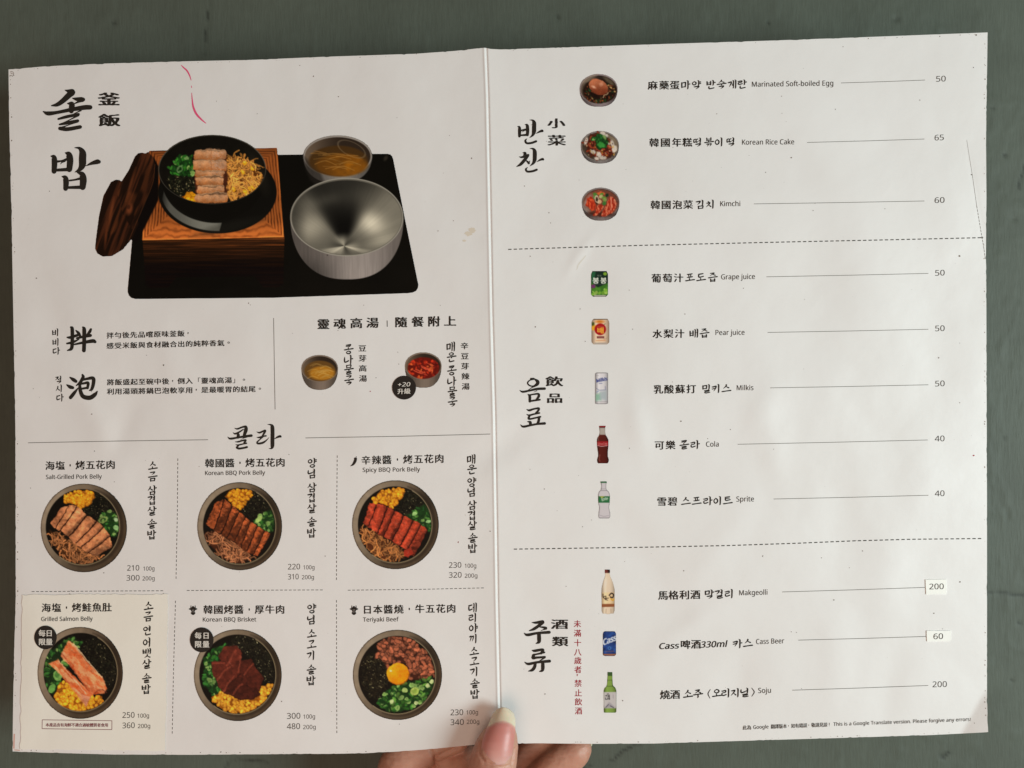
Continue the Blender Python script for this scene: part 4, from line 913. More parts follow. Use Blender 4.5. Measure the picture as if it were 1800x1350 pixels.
    c.line([(200, 300), (225, 318), (245, 325), (310, 322)], 6, (70, 84, 130), .7); c.line([(205, 350), (230, 335)], 9, (88, 120, 170), .7); c.line([(312, 280), (316, 320)], 10, (110, 110, 150), .6)
    c.line([(190, 112), (345, 108)], 7, (110, 104, 104)); c.line([(190, 140), (230, 144)], 4, (120, 110, 112), .7); c.line([(195, 474), (342, 470)], 6, (120, 112, 118), .8); c.line([(200, 496), (338, 496)], 8, (110, 104, 106)); c.line([(187, 120), (187, 490)], 5, (110, 104, 106), .8); c.line([(346, 120), (346, 490)], 5, (90, 84, 90), .8); c.clip = None
    out.append((c, "printed_can", "slim white milk soda can with blue lettering"))
    # cola bottle
    c = Canvas(1044, 744, 1076, 820, 3); c.origin(1020, 640, 7.1)
    body = [(238, 790), (242, 850), (238, 885), (212, 925), (206, 960), (212, 1040), (222, 1110), (222, 1150), (210, 1190), (212, 1220), (225, 1240), (340, 1240), (355, 1220), (358, 1190), (344, 1150), (346, 1090), (352, 1020), (354, 950), (340, 920), (318, 885), (312, 850), (312, 790)]
    c.poly(body, (44, 14, 12), .4); s = cyl(c, 206, 356, .5); c.clip = c.A.copy(); c.poly([(200, 880), (360, 880), (360, 1245), (200, 1245)], s((78, 26, 20)))
    c.poly([(236, 795), (316, 795), (318, 882), (236, 882)], (172, 162, 154), .6); c.line([(243, 800), (241, 880)], 5, (96, 80, 76)); c.line([(312, 800), (317, 880)], 6, (96, 80, 76))
    c.line([(232, 900), (225, 940), (235, 980)], 8, (170, 120, 110), .7); c.line([(245, 1130), (235, 1190), (245, 1210)], 9, (150, 100, 90), .7); c.poly([(208, 965), (350, 962), (350, 1022), (210, 1025)], (150, 30, 34), .6)
    c.text('Coca-Cola', 220, 335, 1006, 26, (206, 140, 136), .02, shear=6); c.line([(215, 1012), (260, 1026), (335, 1018)], 6, (220, 190, 190)); c.clip = None
    c.line([(240, 778), (312, 778)], 17, (152, 26, 34)); out.append((c, "printed_bottle", "dark cola bottle with a red cap"))
    # clear lemon soda bottle
    c = Canvas(1046, 842, 1080, 917, 3); c.origin(1020, 835, 5.294)
    body = [(193, 70), (196, 110), (192, 138), (172, 160), (165, 190), (168, 260), (178, 300), (172, 350), (168, 380), (176, 404), (268, 404), (281, 380), (278, 350), (268, 305), (275, 255), (277, 190), (268, 160), (245, 138), (242, 110), (244, 70)]
    c.poly(body, (128, 122, 128), .4); c.clip = c.A.copy(); c.poly([(p[0] + (4 if p[0] < 220 else -4), p[1]) for p in body], (200, 193, 198), .8); c.line([(195, 145), (245, 145)], 4, (110, 104, 110)); c.line([(195, 128), (243, 128)], 3, (140, 134, 138)); c.line([(180, 400), (265, 400)], 8, (120, 112, 120), .7); c.line([(178, 372), (220, 384), (266, 376)], 4, (140, 130, 140), .8)
    c.poly([(166, 197), (276, 197), (274, 258), (168, 258)], (44, 104, 62), .4); c.poly([(182, 199), (226, 199), (200, 214)], (190, 180, 60), .8); c.text('Sprite', 194, 258, 240, 26, (200, 214, 196), .03, rise=-10); c.clip = None
    c.line([(193, 66), (242, 66)], 15, (44, 98, 58)); out.append((c, "printed_bottle", "clear soda bottle with green cap and label"))
    # rice wine bottle
    c = Canvas(1053, 997, 1086, 1085, 3); c.origin(1020, 835, 5.294)
    body = [(232, 912), (234, 940), (215, 990), (200, 1050), (198, 1110), (200, 1180), (200, 1270), (212, 1292), (238, 1290), (262, 1298), (285, 1288), (310, 1290), (320, 1262), (320, 1180), (320, 1060), (304, 1000), (280, 945), (272, 912)]
    c.poly(body, (170, 146, 126), .4); s = cyl(c, 196, 322, .36); c.clip = c.A.copy(); c.poly([(190, 905), (326, 905), (326, 1300), (190, 1300)], s((206, 186, 164))); c.poly([(196, 1095), (322, 1090), (322, 1200), (196, 1200)], s((216, 186, 146)), 1)
    c.poly([(196, 1200), (322, 1198), (322, 1226), (196, 1230)], (142, 84, 52), .5); c.line([(212, 1108), (214, 1140), (228, 1128)], 7, (26, 18, 14)); c.line([(222, 1150), (262, 1145)], 7, (30, 22, 18)); c.line([(238, 1126), (240, 1160)], 7, (30, 22, 18)); c.line([(230, 1160), (255, 1164)], 6, (40, 28, 20)); c.line([(270, 1120), (290, 1100), (310, 1115), (300, 1140), (280, 1135)], 12, (44, 34, 28)); c.line([(285, 1150), (300, 1165), (318, 1155)], 12, (212, 156, 50))
    c.ell(235, 1010, 12, 40, (226, 214, 200), .2, 1.5, .8); c.line([(240, 1245), (238, 1288)], 5, (150, 120, 100), .8); c.line([(285, 1245), (286, 1288)], 5, (150, 120, 100), .8); c.clip = None
    c.poly([(228, 879), (277, 879), (277, 912), (228, 912)], (lambda x, y: mixc((112, 50, 44), (40, 28, 26), sm(1066, 1071, x))), .4); out.append((c, "printed_bottle", "milky rice wine bottle with brown cap and band"))
    # beer can
    c = can(298, 147, 473, 475, 1020, 1090, 7.5, (26, 36, 66), 14, 10); s = cyl(c, 298, 473, .55); c.clip = c.A.copy(); c.poly([(290, 140), (480, 140), (480, 480), (290, 480)], s((34, 56, 112)))
    for q in range(30): c.ell(300 + 170 * RNG.random(), 160 + 270 * RNG.random(), 20, 14, jit((40, 80, 150), .3), RNG.random() * 3, 1.2, .5)
    c.text('Cass', 296, 480, 335, 78, (196, 202, 214), .045, rise=-72); c.ell(385, 370, 17, 19, (84, 140, 196), 0, .4, ring=6); c.line([(330, 415), (445, 410)], 8, (150, 100, 90), .7)
    c.poly([(298, 446), (473, 446), (468, 465), (400, 472), (380, 468), (310, 465)], (156, 100, 66), .5); c.line([(312, 150), (455, 150)], 7, (110, 110, 120), .6); c.clip = None; out.append((c, "printed_can", "blue beer can"))
    # green spirit bottle
    c = Canvas(1057, 1177, 1088, 1258, 3); c.origin(1020, 1090, 7.5)
    body = [(358, 684), (424, 684), (424, 740), (430, 860), (458, 885), (474, 915), (478, 950), (476, 1212), (465, 1222), (320, 1222), (310, 1210), (308, 930), (316, 905), (345, 875), (352, 850), (360, 740)]
    c.poly(body, (64, 84, 36), .4); s = cyl(c, 300, 484, .6); c.clip = c.A.copy(); c.poly([(300, 680), (484, 680), (484, 1225), (300, 1225)], s((116, 142, 66))); c.poly([(300, 680), (356, 684), (360, 760), (350, 872), (300, 900)], (50, 66, 30), .8); c.line([(424, 690), (428, 860), (470, 900)], 9, (44, 62, 28), .9)
    c.poly([(356, 682), (426, 682), (424, 736), (360, 736)], (60, 86, 48), .5); c.line([(358, 792), (426, 792)], 5, (50, 66, 32)); c.line([(345, 872), (440, 872)], 7, (50, 66, 32), .8)
    c.poly([(310, 950), (474, 948), (474, 1160), (310, 1160)], (188, 182, 182), .5); c.poly([(320, 1160), (380, 1080), (470, 1160)], (158, 152, 158), 1.5); c.line([(335, 1152), (372, 1112)], 9, (70, 66, 80)); c.line([(395, 1130), (440, 1154)], 10, (80, 76, 86))
    for L in [[(330, 1000), (350, 990), (350, 1005)], [(356, 975), (372, 970)], [(368, 985), (368, 1010), (385, 1000)], [(332, 1022), (332, 1046), (352, 1044)], [(358, 1024), (358, 1046)], [(374, 1022), (376, 1046), (388, 1040)], [(384, 985), (386, 1046)]]: c.line(L, 7, (22, 22, 22), smooth=False)
    c.line([(434, 985), (434, 1030)], 7, (140, 130, 134), .8); c.clip = None; out.append((c, "printed_bottle", "green spirit bottle with a white label"))
    return out

sticker_jobs = []
for fn, lab in ((hero, "printed photo of a rice pot on a wooden stand and steel bowls on a black tray"), (soup_a, "clear bean sprout soup in a steel bowl"), (soup_b, "red spicy soup in a steel bowl"),
                (dish1, "grilled pork belly rice pot seen from above"), (dish2, "browned pork belly rice pot seen from above"), (dish3, "red pork belly rice pot seen from above"),
                (dish5, "dark beef brisket rice pot seen from above"), (dish6, "beef rice pot with an egg yolk seen from above")):
    fn().build("printed_food_photo", pL, GL, label=lab)
for i, lab in enumerate(("marinated egg in a small steel bowl", "rice cakes with greens in a small steel bowl", "kimchi in a small steel bowl")):
    side(i).build("printed_food_photo", pR, GR, label=lab)
for c, nm, lab in drinks(): c.build(nm, pR, GR, label=lab)
# ------------------------------------------------------------------ stickers glued on the pages
def sticker(name, pts, mat, parent, th, label, wob=0., seed=1):
    P = []; n = len(pts)
    for i in range(n):
        a, b_ = np.array(pts[i], float), np.array(pts[(i + 1) % n], float); L = np.hypot(*(b_ - a)); k = max(2, int(L / 4))
        nr = np.array([-(b_ - a)[1], (b_ - a)[0]]) / L
        for j in range(k):
            q = a + (b_ - a) * j / k; P.append(q + nr * wob * (vnoise(j * .55, i * 7 + seed, seed) - .5) * (j > 0))
    P = np.array(P); c = P.mean(0); R = 14; V = []; F = []; m = len(P)
    for r in range(R + 1): V.append(P + (c - P) * (r / R) * .995)
    V = np.vstack(V); top = on_page(V[:, 0], V[:, 1], th)
    i = np.arange(m); j = (i + 1) % m
    for r in range(R): F.append(np.stack([r * m + i, (r + 1) * m + i, (r + 1) * m + j, r * m + j], 1))
    F = np.vstack(F); bot = on_page(P[:, 0], P[:, 1], -.00005); b0 = len(top)
    b1 = b0 + m; side_ = np.stack([b1 + i, b1 + j, b0 + j, b0 + i], 1)
    V3 = np.vstack([top, bot, top[:m]]); A = V3[F[0]]; nz = np.cross(A[1] - A[0], A[2] - A[0])[2]
    if nz < 0: F = F[:, ::-1]; side_ = side_[:, ::-1]
    o = mesh_obj(name, V3, np.vstack([F, side_]), mat, parent, smooth=True, label=label); o.data.materials.append(M_card)
    nf = len(F); sm_ = np.ones(nf + m, bool); sm_[nf:] = False; o.data.polygons.foreach_set("use_smooth", sm_)
    if name == "dish_sticker":
        mi = np.zeros(nf + m, np.int32); mi[nf:] = 1; o.data.polygons.foreach_set("material_index", mi)
    return o
TH = .00032
S1 = sticker("dish_sticker", [(39,1045.5),(150,1044.8),(295.5,1044.6),(293,1180),(291,1320),(180,1318.5),(35.6,1317),(37.5,1180)], M_stick, menu, TH, "cream paper sticker for the salmon dish glued over the page corner", 2.2, 3)
S2 = sticker("price_sticker", [(1626.9,1018.8),(1663.3,1018.5),(1663.8,1044),(1628,1044.8)], M_tag, menu, .00032, "small price sticker reading 200", .5, 5)
S3 = sticker("price_sticker", [(1628.8,1108.6),(1671.3,1108.8),(1671.5,1124),(1669,1126.8),(1629.6,1127.4)], M_tag, menu, .00032, "small price sticker reading 60", .5, 6)
dish4().build("printed_food_photo", S1, (1.28, 1.24, 1.1), eps=TH + .0001, label="salmon belly rice pot seen from above")
E1 = TH + .00008

def T(parent, mat, fn, name="printed_text", eps=.00007, **kw):
    p = Print(); fn(p); return p.build(name, mat, parent, eps, **kw)

# ---- brush headings traced stroke by stroke
HEAD = {
 ('솔', 60, 130, 6.139): [[(332,174,6),(372,186,36),(412,196,58),(372,232,56),(310,290,48),(250,330,38),(188,342,12)],[(415,262,10),(460,272,36),(512,276,48),(528,276,40)],[(522,284,34),(480,300,20),(440,318,12)],[(362,318,12),(405,325,50),(405,365,54),(402,400,46)],[(98,405,10),(150,426,40),(250,415,32),(400,385,38),(540,362,46),(604,360,44)],[(262,486,20),(350,462,30),(478,436,28)],[(276,545,18),(360,528,32),(470,506,30)],[(280,588,36),(360,596,38),(496,572,36)],[(478,446,20),(390,492,10),(300,536,14)],[(470,515,18),(380,548,9),(290,580,18)],[(505,395,14),(440,425,9),(380,462,10)]],
 ('밥', 60, 130, 6.139): [[(178,886,6),(212,898,46),(220,960,54),(215,1050,48)],[(335,850,8),(372,868,56),(388,930,62),(380,1028,56)],[(250,945,24),(300,938,18),(350,922,26)],[(330,938,22),(300,955,12),(285,972,5)],[(240,1038,28),(380,1030,36)],[(437,795,6),(490,803,30),(522,850,64),(522,920,70),(520,980,66),(492,1030,40),(440,1060,6)],[(560,992,6),(620,965,30),(680,948,46),(698,948,38)],[(300,1105,8),(335,1120,46),(345,1170,54),(340,1236,46)],[(465,1064,8),(515,1082,52),(530,1140,66),(524,1220,58)],[(385,1150,18),(440,1142,18),(500,1128,26)],[(370,1226,26),(524,1222,36)]],
 ('반', 890, 190, 10.385): [[(205,335,8),(238,350,42),(243,420,52),(240,512,44)],[(340,300,8),(380,315,46),(390,400,54),(385,488,48)],[(265,410,28),(365,385,28)],[(350,400,24),(315,420,12),(292,438,6)],[(265,497,28),(385,488,38)],[(425,216,6),(480,224,30),(508,268,62),(508,350,68),(505,430,66),(482,492,40),(425,543,6)],[(545,465,6),(600,435,30),(650,415,42),(660,420,36)],[(378,558,8),(348,595,32),(375,640,34),(460,636,36),(545,606,36)]],
 ('찬', 890, 190, 10.385): [[(300,815,8),(340,824,48),(338,870,50)],[(235,888,8),(290,896,34),(400,858,40)],[(396,866,44),(340,940,52),(262,1026,46),(190,1068,12)],[(350,948,14),(395,985,34),(412,1008,36)],[(412,1010,28),(432,960,6)],[(430,736,6),(488,744,34),(518,790,62),(520,880,66),(516,950,62),(490,1008,40),(430,1060,6)],[(555,985,6),(610,950,28),(660,932,40),(672,938,36)],[(390,1082,8),(358,1115,30),(385,1158,34),(480,1152,36),(555,1125,36)]],
 ('음', 890, 640, 10.385): [[(450,268,30),(500,268,34)],[(520,275,24),(572,320,56),(560,370,52),(490,405,26),(415,385,24),(390,340,24),(430,295,20),(500,275,26)],[(540,395,26),(460,435,14),(385,482,5)],[(245,478,8),(300,506,34),(420,485,32),(560,455,40),(700,448,42)],[(395,552,14),(428,585,44),(430,680,42)],[(420,566,26),(500,552,26),(585,545,34),(592,590,42),(545,658,30)],[(435,676,30),(530,662,32),(612,650,30)],[(500,512,5),(560,488,12)]],
 ('료', 890, 640, 10.385): [[(372,826,10),(420,845,36),(500,820,30),(595,808,34),(575,860,34),(540,890,26)],[(374,918,12),(420,935,30),(500,915,28),(605,893,28)],[(430,935,30),(408,990,38),(440,1002,30),(520,985,28),(622,962,30)],[(600,970,38),(590,1040,44),(565,1095,34)],[(385,1050,10),(436,1062,46),(440,1110,42)],[(256,1106,8),(310,1142,36),(430,1120,34),(560,1095,34),(700,1083,44)]],
 ('주', 900, 1070, 6.75): [[(238,164,8),(285,166,26),(368,156,34),(320,200,32),(262,240,30),(205,262,10)],[(325,216,10),(375,222,24),(402,230,30)],[(405,236,24),(370,250,10),(345,260,6)],[(144,290,8),(185,311,30),(300,290,26),(442,280,32)],[(320,300,40),(322,360,42),(318,395,34),(285,414,8)]],
 ('류', 900, 1070, 6.75): [[(238,494,8),(270,500,28),(368,486,26),(345,530,26)],[(245,550,16),(320,534,20),(384,518,20)],[(262,548,28),(250,583,34),(300,580,24),(390,574,24)],[(390,580,18),(330,618,9)],[(150,634,8),(195,656,28),(300,636,26),(446,622,32)],[(277,645,30),(268,692,34),(240,728,30),(195,742,8)],[(365,640,36),(366,700,38),(358,733,30),(325,747,8)]],
 ('콜', 380, 730, 12.857): [[(416,290,10),(480,308,34),(580,272,36),(668,258,50),(672,330,76),(645,420,62),(622,492,52)],[(380,392,10),(430,418,36),(520,380,34),(612,320,22)],[(490,405,40),(500,450,62),(492,500,56)],[(258,488,8),(320,528,42),(480,505,40),(640,478,46),(796,460,54)],[(700,492,20),(620,520,10),(550,552,5)],[(432,600,12),(500,598,32),(600,570,34),(668,566,40),(635,620,36)],[(445,665,14),(500,672,30),(600,650,28),(684,632,32)],[(510,680,26),(468,728,42),(520,752,42),(620,738,40),(696,720,42)]],
 ('라', 380, 730, 12.857): [[(916,375,10),(980,393,36),(1060,360,36),(1108,350,46),(1075,420,40),(1040,470,26)],[(920,500,12),(980,500,34),(1060,475,30),(1126,466,32)],[(1060,480,34),(985,550,24),(928,608,34),(950,640,38),(1050,622,42),(1130,570,26),(1196,500,5)],[(1162,206,8),(1235,216,36),(1268,262,74),(1274,400,78),(1272,560,78),(1270,695,74),(1245,748,36),(1190,752,6)],[(1312,538,6),(1385,495,38),(1440,475,48),(1456,482,42)]]}
for (ch, ox, oy, sc), strokes in HEAD.items():
    def f(p):
        for i, s in enumerate(strokes): p.stroke([(ox + x / sc, oy + y / sc, q / sc * 1.14) for x, y, q in s], i * .6, 7)
    T(pL if ox < 800 else pR, M_ink, f, "brush_letter", label="large black brush-written letter")

B = .020   # boldness of the Chinese brush-cut face
def han_box(p, ch, x0, y0, x1, y1, off=.024):
    V, F = glyph(ch, off); a, b_ = V.min(0), V.max(0)
    p.add(np.stack([x0 + (V[:, 0] - a[0]) / (b_[0] - a[0]) * (x1 - x0), y1 - (V[:, 1] - a[1]) / (b_[1] - a[1]) * (y1 - y0)], 1), F)
for ch, strokes in (('拌', [[(238,258,10),(262,258,20),(312,242,18)],[(266,186,16),(274,200,24),(274,290,24),(268,338,22),(240,352,8)],[(236,302,12),(275,294,18),(322,272,8)],[(300,208,8),(318,226,20),(332,250,16)],[(408,200,16),(398,220,20),(374,246,8)],[(308,264,14),(350,254,18),(404,244,22)],[(292,308,12),(350,296,18),(420,284,26),(438,290,20)],[(352,186,14),(360,204,26),(360,290,26),(358,352,26)]]),
                    ('泡', [[(258,546,10),(282,562,24),(300,574,22)],[(236,600,10),(258,614,24),(278,620,20)],[(262,690,24),(288,658,22),(318,620,6)],[(348,528,14),(352,545,22),(332,580,20),(304,604,8)],[(340,566,14),(380,556,18),(424,552,24),(426,590,24),(414,630,20),(398,640,8)],[(326,594,14),(360,588,16),(388,586,20),(384,622,18)],[(338,628,14),(384,620,16)],[(328,594,18),(332,640,24),(352,682,28),(400,692,30),(436,670,26),(454,646,8)]])):
    T(pL, M_ink, lambda p: [p.stroke([(60 + x / 4.09, 530 + y / 4.09, q / 4.09 * 1.08) for x, y, q in s_], i * .6, 7) for i, s_ in enumerate(strokes)], "brush_letter", label="large black brush-written letter")
for ch, bx in (('釜', (172,162.6,210.7,185.4)), ('飯', (173,200,211.5,222))):
    T(pL, M_ink, lambda p: han_box(p, ch, *bx, off=.028), "printed_character")
for ch, bx in (('小', (962.4,208,993.8,225.6)), ('菜', (962.7,237,994.7,256)), ('飲', (958.8,661.4,990,679)), ('品', (961.4,691.7,988.7,708.6)), ('酒', (968.6,1089,999,1105.9)), ('類', (970.4,1119,999,1136))):
    T(pR, M_ink, lambda p: han_box(p, ch, *bx, off=.024), "printed_character")

# ---- left page, upper half
T(pL, M_ink, lambda p: p.col('비비다', (584.3, 601.2, 616.8), 98.2, 99.2, 14, 14.5))
T(pL, M_ink, lambda p: p.col('적시다', (667.4, 682.8, 699), 103.6, 105.6, 14, 14.5))
T(pL, M_ink, lambda p: p.row('拌勻後先品嚐原味釜飯，', 193.6, 589.6, 332, 585.9, 13.2, 11.6, B))
T(pL, M_ink, lambda p: p.row('感受米飯與食材融合出的純粹香氣。', 193.6, 607.8, 402, 602.6, 13.2, 11.6, B))
T(pL, M_ink, lambda p: p.row('將飯盛起至碗中後，倒入「靈魂高湯」。', 194.4, 671.9, 429, 667.8, 13.2, 11.6, B))
T(pL, M_ink, lambda p: p.row('利用湯頭將鍋巴泡軟享用，是最暖胃的結尾。', 194.4, 688.2, 457, 683.6, 13.2, 11.6, B))
T(pL, M_ink, lambda p: p.at('靈魂高湯', (568.5, 597.2, 626.4, 654.8), 569.6, 567.2, 22.5, 19.5, .024), label="printed heading about the soup")
T(pL, M_ink, lambda p: p.at('隨餐附上', (705, 734.2, 762.8, 791.3), 566.2, 564.2, 22.5, 19.5, .024))
T(pL, M_ink, lambda p: p.line([(680.5, 563.4), (680.7, 574.3)], 1.3), "rule_line")
T(pL, M_ink, lambda p: p.col('콩나물국', (614, 632.2, 650, 668.8), 612.6, 613.2, 17.5, 18))
T(pL, M_ink, lambda p: p.col('豆芽高湯', (612.2, 629.8, 647.4, 665.2), 637, 638, 14.5, 12.5, B))
T(pL, M_ink, lambda p: p.col('매운콩나물국', (609.3, 628, 651.3, 670, 688.6, 706.8), 793, 795.2, 17.5, 18))
T(pL, M_ink, lambda p: p.col('辛豆芽辣湯', (608, 626, 643.6, 661.4, 679.2), 816.6, 818.6, 14.5, 12.5, B))
T(pL, M_badge, lambda p: p.disc(710.3, 681.4, 21, layer=0), "badge", .00024, label="round black badge by the red soup")
T(pL, M_white, lambda p: p.latin('+20', 698.6, 720.6, 679.6, 679.0, 7.2, .01, 2), "badge_text", .00032)
T(pL, M_white, lambda p: p.at('升級', (704.2, 716), 687.9, 687.4, 11.5, 10.5, .018), "badge_text", .00032)
T(pL, M_line, lambda p: p.line([(481, 559), (482.2, 640), (483.6, 719.7)], 1.0), "rule_line")
T(pL, M_line, lambda p: p.line([(49.3, 778.4), (200, 775.4), (365.9, 773)], 1.1), "rule_line")
T(pL, M_line, lambda p: p.line([(537, 769.8), (700, 767), (862, 763)], 1.1), "rule_line")
for pts, per, on in [([(312.6,806),(311.8,900),(309.4,1021)],7.4,4.2), ([(592.8,800.6),(592,900),(591.5,1019.6)],7.4,4.2), ([(308.5,1056),(305,1180),(302.6,1295)],7.4,4.2), ([(591.5,1055),(591.8,1180),(592.2,1295)],7.4,4.2),
                     ([(55.7,1040),(180,1039),(289.6,1038.5)],7.8,5), ([(328.4,1038),(567.3,1037)],7.8,5), ([(611.5,1037.5),(740,1036),(857.3,1033.3)],7.8,5)]:
    T(pL, M_grey, lambda p: p.dash(pts, per, on, 1.05), "dashed_line")

# ---- the six dish cells: title, English line, vertical Korean, prices
def cell(pa, eps, title, ty, tw, eng, ex, eb, kor, ky, kx, pr, tlab=None):
    T(pa, M_ink, lambda p: p.row(title, tx0(ty), ty[2], ty[1] - tw / 2, ty[3], tw, tw * .96, B), eps=eps)
    T(pa, M_grey, lambda p: p.latin(eng, ex[0], ex[1], eb[0], eb[1], 7.4, .012), eps=eps)
    T(pa, M_ink, lambda p: p.col(kor, ky, kx[0], kx[1], 17.4, 17.8), eps=eps)
    for txt, x0, x1, b, cap in pr: T(pa, M_grey, lambda p: p.latin(txt, x0, x1, b + .25, b - .25, cap), "printed_price", eps)
def tx0(t): return t[0] + 8.2
E0 = .00007
cell(pL, E0, '海塩・烤五花肉', (79.6, 203, 818.6, 816.6), 17.2, 'Salt-Grilled Pork Belly', (80.6, 179), (842.2, 841.2), '소금삼겹살솔밥', (818.9,837.8,861.5,878.8,897.8,920.8,939.7), (268.3, 266.8),
     [('210',223.5,244.8,1003,9.4),('100g',252,271.5,1003,7.2),('300',222.3,245.3,1020.5,9.4),('200g',250.5,271.8,1020.3,7.2)])
cell(pL, E0, '韓國醬・烤五花肉', (360.4, 501.6, 814.2, 812.6), 17.2, 'Korean BBQ Pork Belly', (360.4, 466), (835.2, 834.4), '양념삼겹살솔밥', (813.5,832.4,856.8,874.5,893.5,917.2,936.5), (549, 547.8),
     [('220',506.2,527.5,1000.9,9.6),('100g',533.4,552.8,1000.8,7.2),('310',506.2,525,1018.4,9.4),('200g',530.6,551.9,1018.2,7.2)])
cell(pL, E0, '辛辣醬・烤五花肉', (635.2, 780.9, 809, 806), 17.2, 'Spicy BBQ Pork Belly', (637.3, 738.4), (829.7, 828.6), '매운양념삼겹살솔밥', (807,825.3,847.3,864.6,887.6,905.4,923.1,945.6,963.4), (829, 831),
     [('230',789.2,811,998,9.6),('100g',817,837.2,998,7.2),('320',789.2,811.4,1015.5,9.6),('200g',817,839.2,1015.5,7.2)])
cell(S1, E1, '海塩・烤鮭魚肚', (73, 196.9, 1068.4, 1067.4), 17.2, 'Grilled Salmon Belly', (72.3, 162.8), (1091.9, 1091.2), '소금연어뱃살솔밥', (1065.5,1084,1108.2,1129,1147.8,1167,1192.3,1211.3), (260.8, 257),
     [('250',215.2,236.5,1261.8,9.8),('100g',241.7,262,1261.6,7.2),('360',215.2,236.8,1280,9.8),('200g',242.4,264,1279.8,7.2)])
cell(pL, E0, '韓國烤醬・厚牛肉', (357.6, 501, 1071.6, 1071.2), 17.2, 'Korean BBQ Brisket', (356.4, 450.5), (1092.8, 1092.4), '양념소고기솔밥', (1069.6,1089.2,1114,1133,1152,1177,1196), (548.2, 546.8),
     [('300',504.5,528,1263.4,10),('100g',533.4,553.8,1263.2,7.3),('480',504.4,527.4,1281.7,10),('200g',532.8,555,1281.6,7.3)])
cell(pL, E0, '日本醬燒・牛五花肉', (637.6, 801.8, 1071.6, 1069.4), 17.2, 'Teriyaki Beef', (638, 700.9), (1092.8, 1092.2), '데리야끼소고기솔밥', (1068,1085.7,1104,1122.5,1145,1162.7,1180.5,1201.4,1219.7), (831.4, 835),
     [('230',792,814.2,1257.2,10),('100g',820,840.2,1255.8,7.3),('340',792,815.2,1274.4,10),('200g',820.5,842.4,1272.4,7.3)])
T(S1, M_maroon, lambda p: p.row('本產品含有海鮮不適合過敏體質者食用', 83.4, 1274.2, 187, 1274.6, 6.9, 7, .012), eps=E1)
T(S1, M_maroon, lambda p: [p.line(q, .9) for q in ([(74.2,1265.4),(196.8,1267)],[(196.8,1267),(196.6,1282.6)],[(196.6,1282.6),(74,1281)],[(74,1281),(74.2,1265.4)])], "text_frame", eps=E1, label="thin maroon frame")
for pa, ep, cx, cy, r, rows in ((S1, TH, 79.9, 1120.6, 19.8, ((1113, 67.9 + 6, 92.4 - 6), (1128.2, 67.9 + 6, 92.4 - 6))), (pL, 0, 354.6, 1124.8, 20.8, ((1117.2, 348.3, 362.2), (1132.4, 348.3, 362)))):
    T(pa, M_badge, lambda p: p.disc(cx, cy, r, r * 1.05), "badge", ep + .00024, label="round black badge on the bowl rim")
    for txt, (y, x0, x1) in zip(('每日', '限量'), rows): T(pa, M_white, lambda p: p.row(txt, x0, y, x1, y, 12.6, 12.6, .02), "badge_text", ep + .00032)
# chilli and two ox-head marks
T(pL, M_ink, lambda p: [p.stroke([(616, 819.2, .8), (620.5, 816.5, 3.6), (624, 811, 5.2), (625.2, 806.5, 4.6)]), p.stroke([(624, 806, 3.6), (626.2, 806.4, 3.2)]), p.stroke([(625.6, 805.5, 1.6), (626.4, 802.6, 1)])], "chilli_mark", label="small black chilli mark")
for ox, oy in ((339.4, 1072.2), (622.2, 1072.2)):
    def cow(p, ox=ox, oy=oy):
        for sg in (-1, 1):
            p.stroke([(ox + sg * 1.6, oy - 3.4, 2), (ox + sg * 3.8, oy - 4.2, 1.8), (ox + sg * 3.6, oy - 8, .7)], 0); p.stroke([(ox + sg * 2.5, oy - 1.4, 2.8), (ox + sg * 5, oy - 1.6, 3.4), (ox + sg * 7.4, oy - 1.8, .8)], 1)
            p.stroke([(ox + sg * 2.6, oy - 3, 2.2), (ox + sg * 2.4, oy + 1, 2.4), (ox + sg * 1.6, oy + 3, 1.6)], 2)
        p.stroke([(ox, oy - 4.6, 4.6), (ox, oy - 1.8, 3)], 3); p.stroke([(ox, oy - 1, 1.2), (ox, oy + 2.6, 1.4)], 4)
        p.stroke([(ox - 2.6, oy + 5.6, 3), (ox, oy + 7.2, 3.6), (ox + 2.6, oy + 5.6, 3)], 5); p.stroke([(ox - 2.4, oy + 4, 1.2), (ox, oy + 4.6, 1.4), (ox + 2.4, oy + 4, 1.2)], 6)
    T(pL, M_ink, cow, "ox_head_mark", label="small black ox head mark")

# ---- right page rows
def item(xs, y0, y1, txt, w_=17.8, h_=16.6): T(pR, M_ink, lambda p: p.at(txt, xs, y0, y1, w_, h_, B))
def eng(txt, x0, x1, b0, b1, cap=9.0): T(pR, M_grey, lambda p: p.latin(txt, x0, x1, b0, b1, cap, .008))
def rule(x0, y0, x1, y1): T(pR, M_line, lambda p: p.line([(x0, y0), ((x0 + x1) / 2, (y0 + y1) / 2 + .3), (x1, y1)], .95), "rule_line")
def price(txt, x0, x1, b, pa=None, eps=E0, cap=9.8): T(pa or pR, M_grey, lambda p: p.latin(txt, x0, x1, b + .3, b - .3, cap), "printed_price", eps)
f36 = lambda L: [880 + q / 3.6 for q in L]; f28 = lambda L: [880 + q / 2.812 for q in L]; f30 = lambda L: [880 + q / 3 for q in L]
item(f36([963,1035,1102,1172,1240,1332,1397,1467,1530]), 150, 147.8, '麻藥蛋마약반숙계란'); eng('Marinated Soft-boiled Egg', 1321.7, 1465, 152.6, 150.4); rule(1478.5,145.8,1626,140.7); price('50',1645.7,1662.5,143.3)
item(f36([972,1043,1115,1182,1250,1318,1385,1460]), 250.6, 249.4, '韓國年糕떡볶이떡'); eng('Korean Rice Cake', 1304.4, 1396.2, 254.4, 253.6); rule(1419,250.4,1625,244.4); price('65',1643,1659.2,246.6)
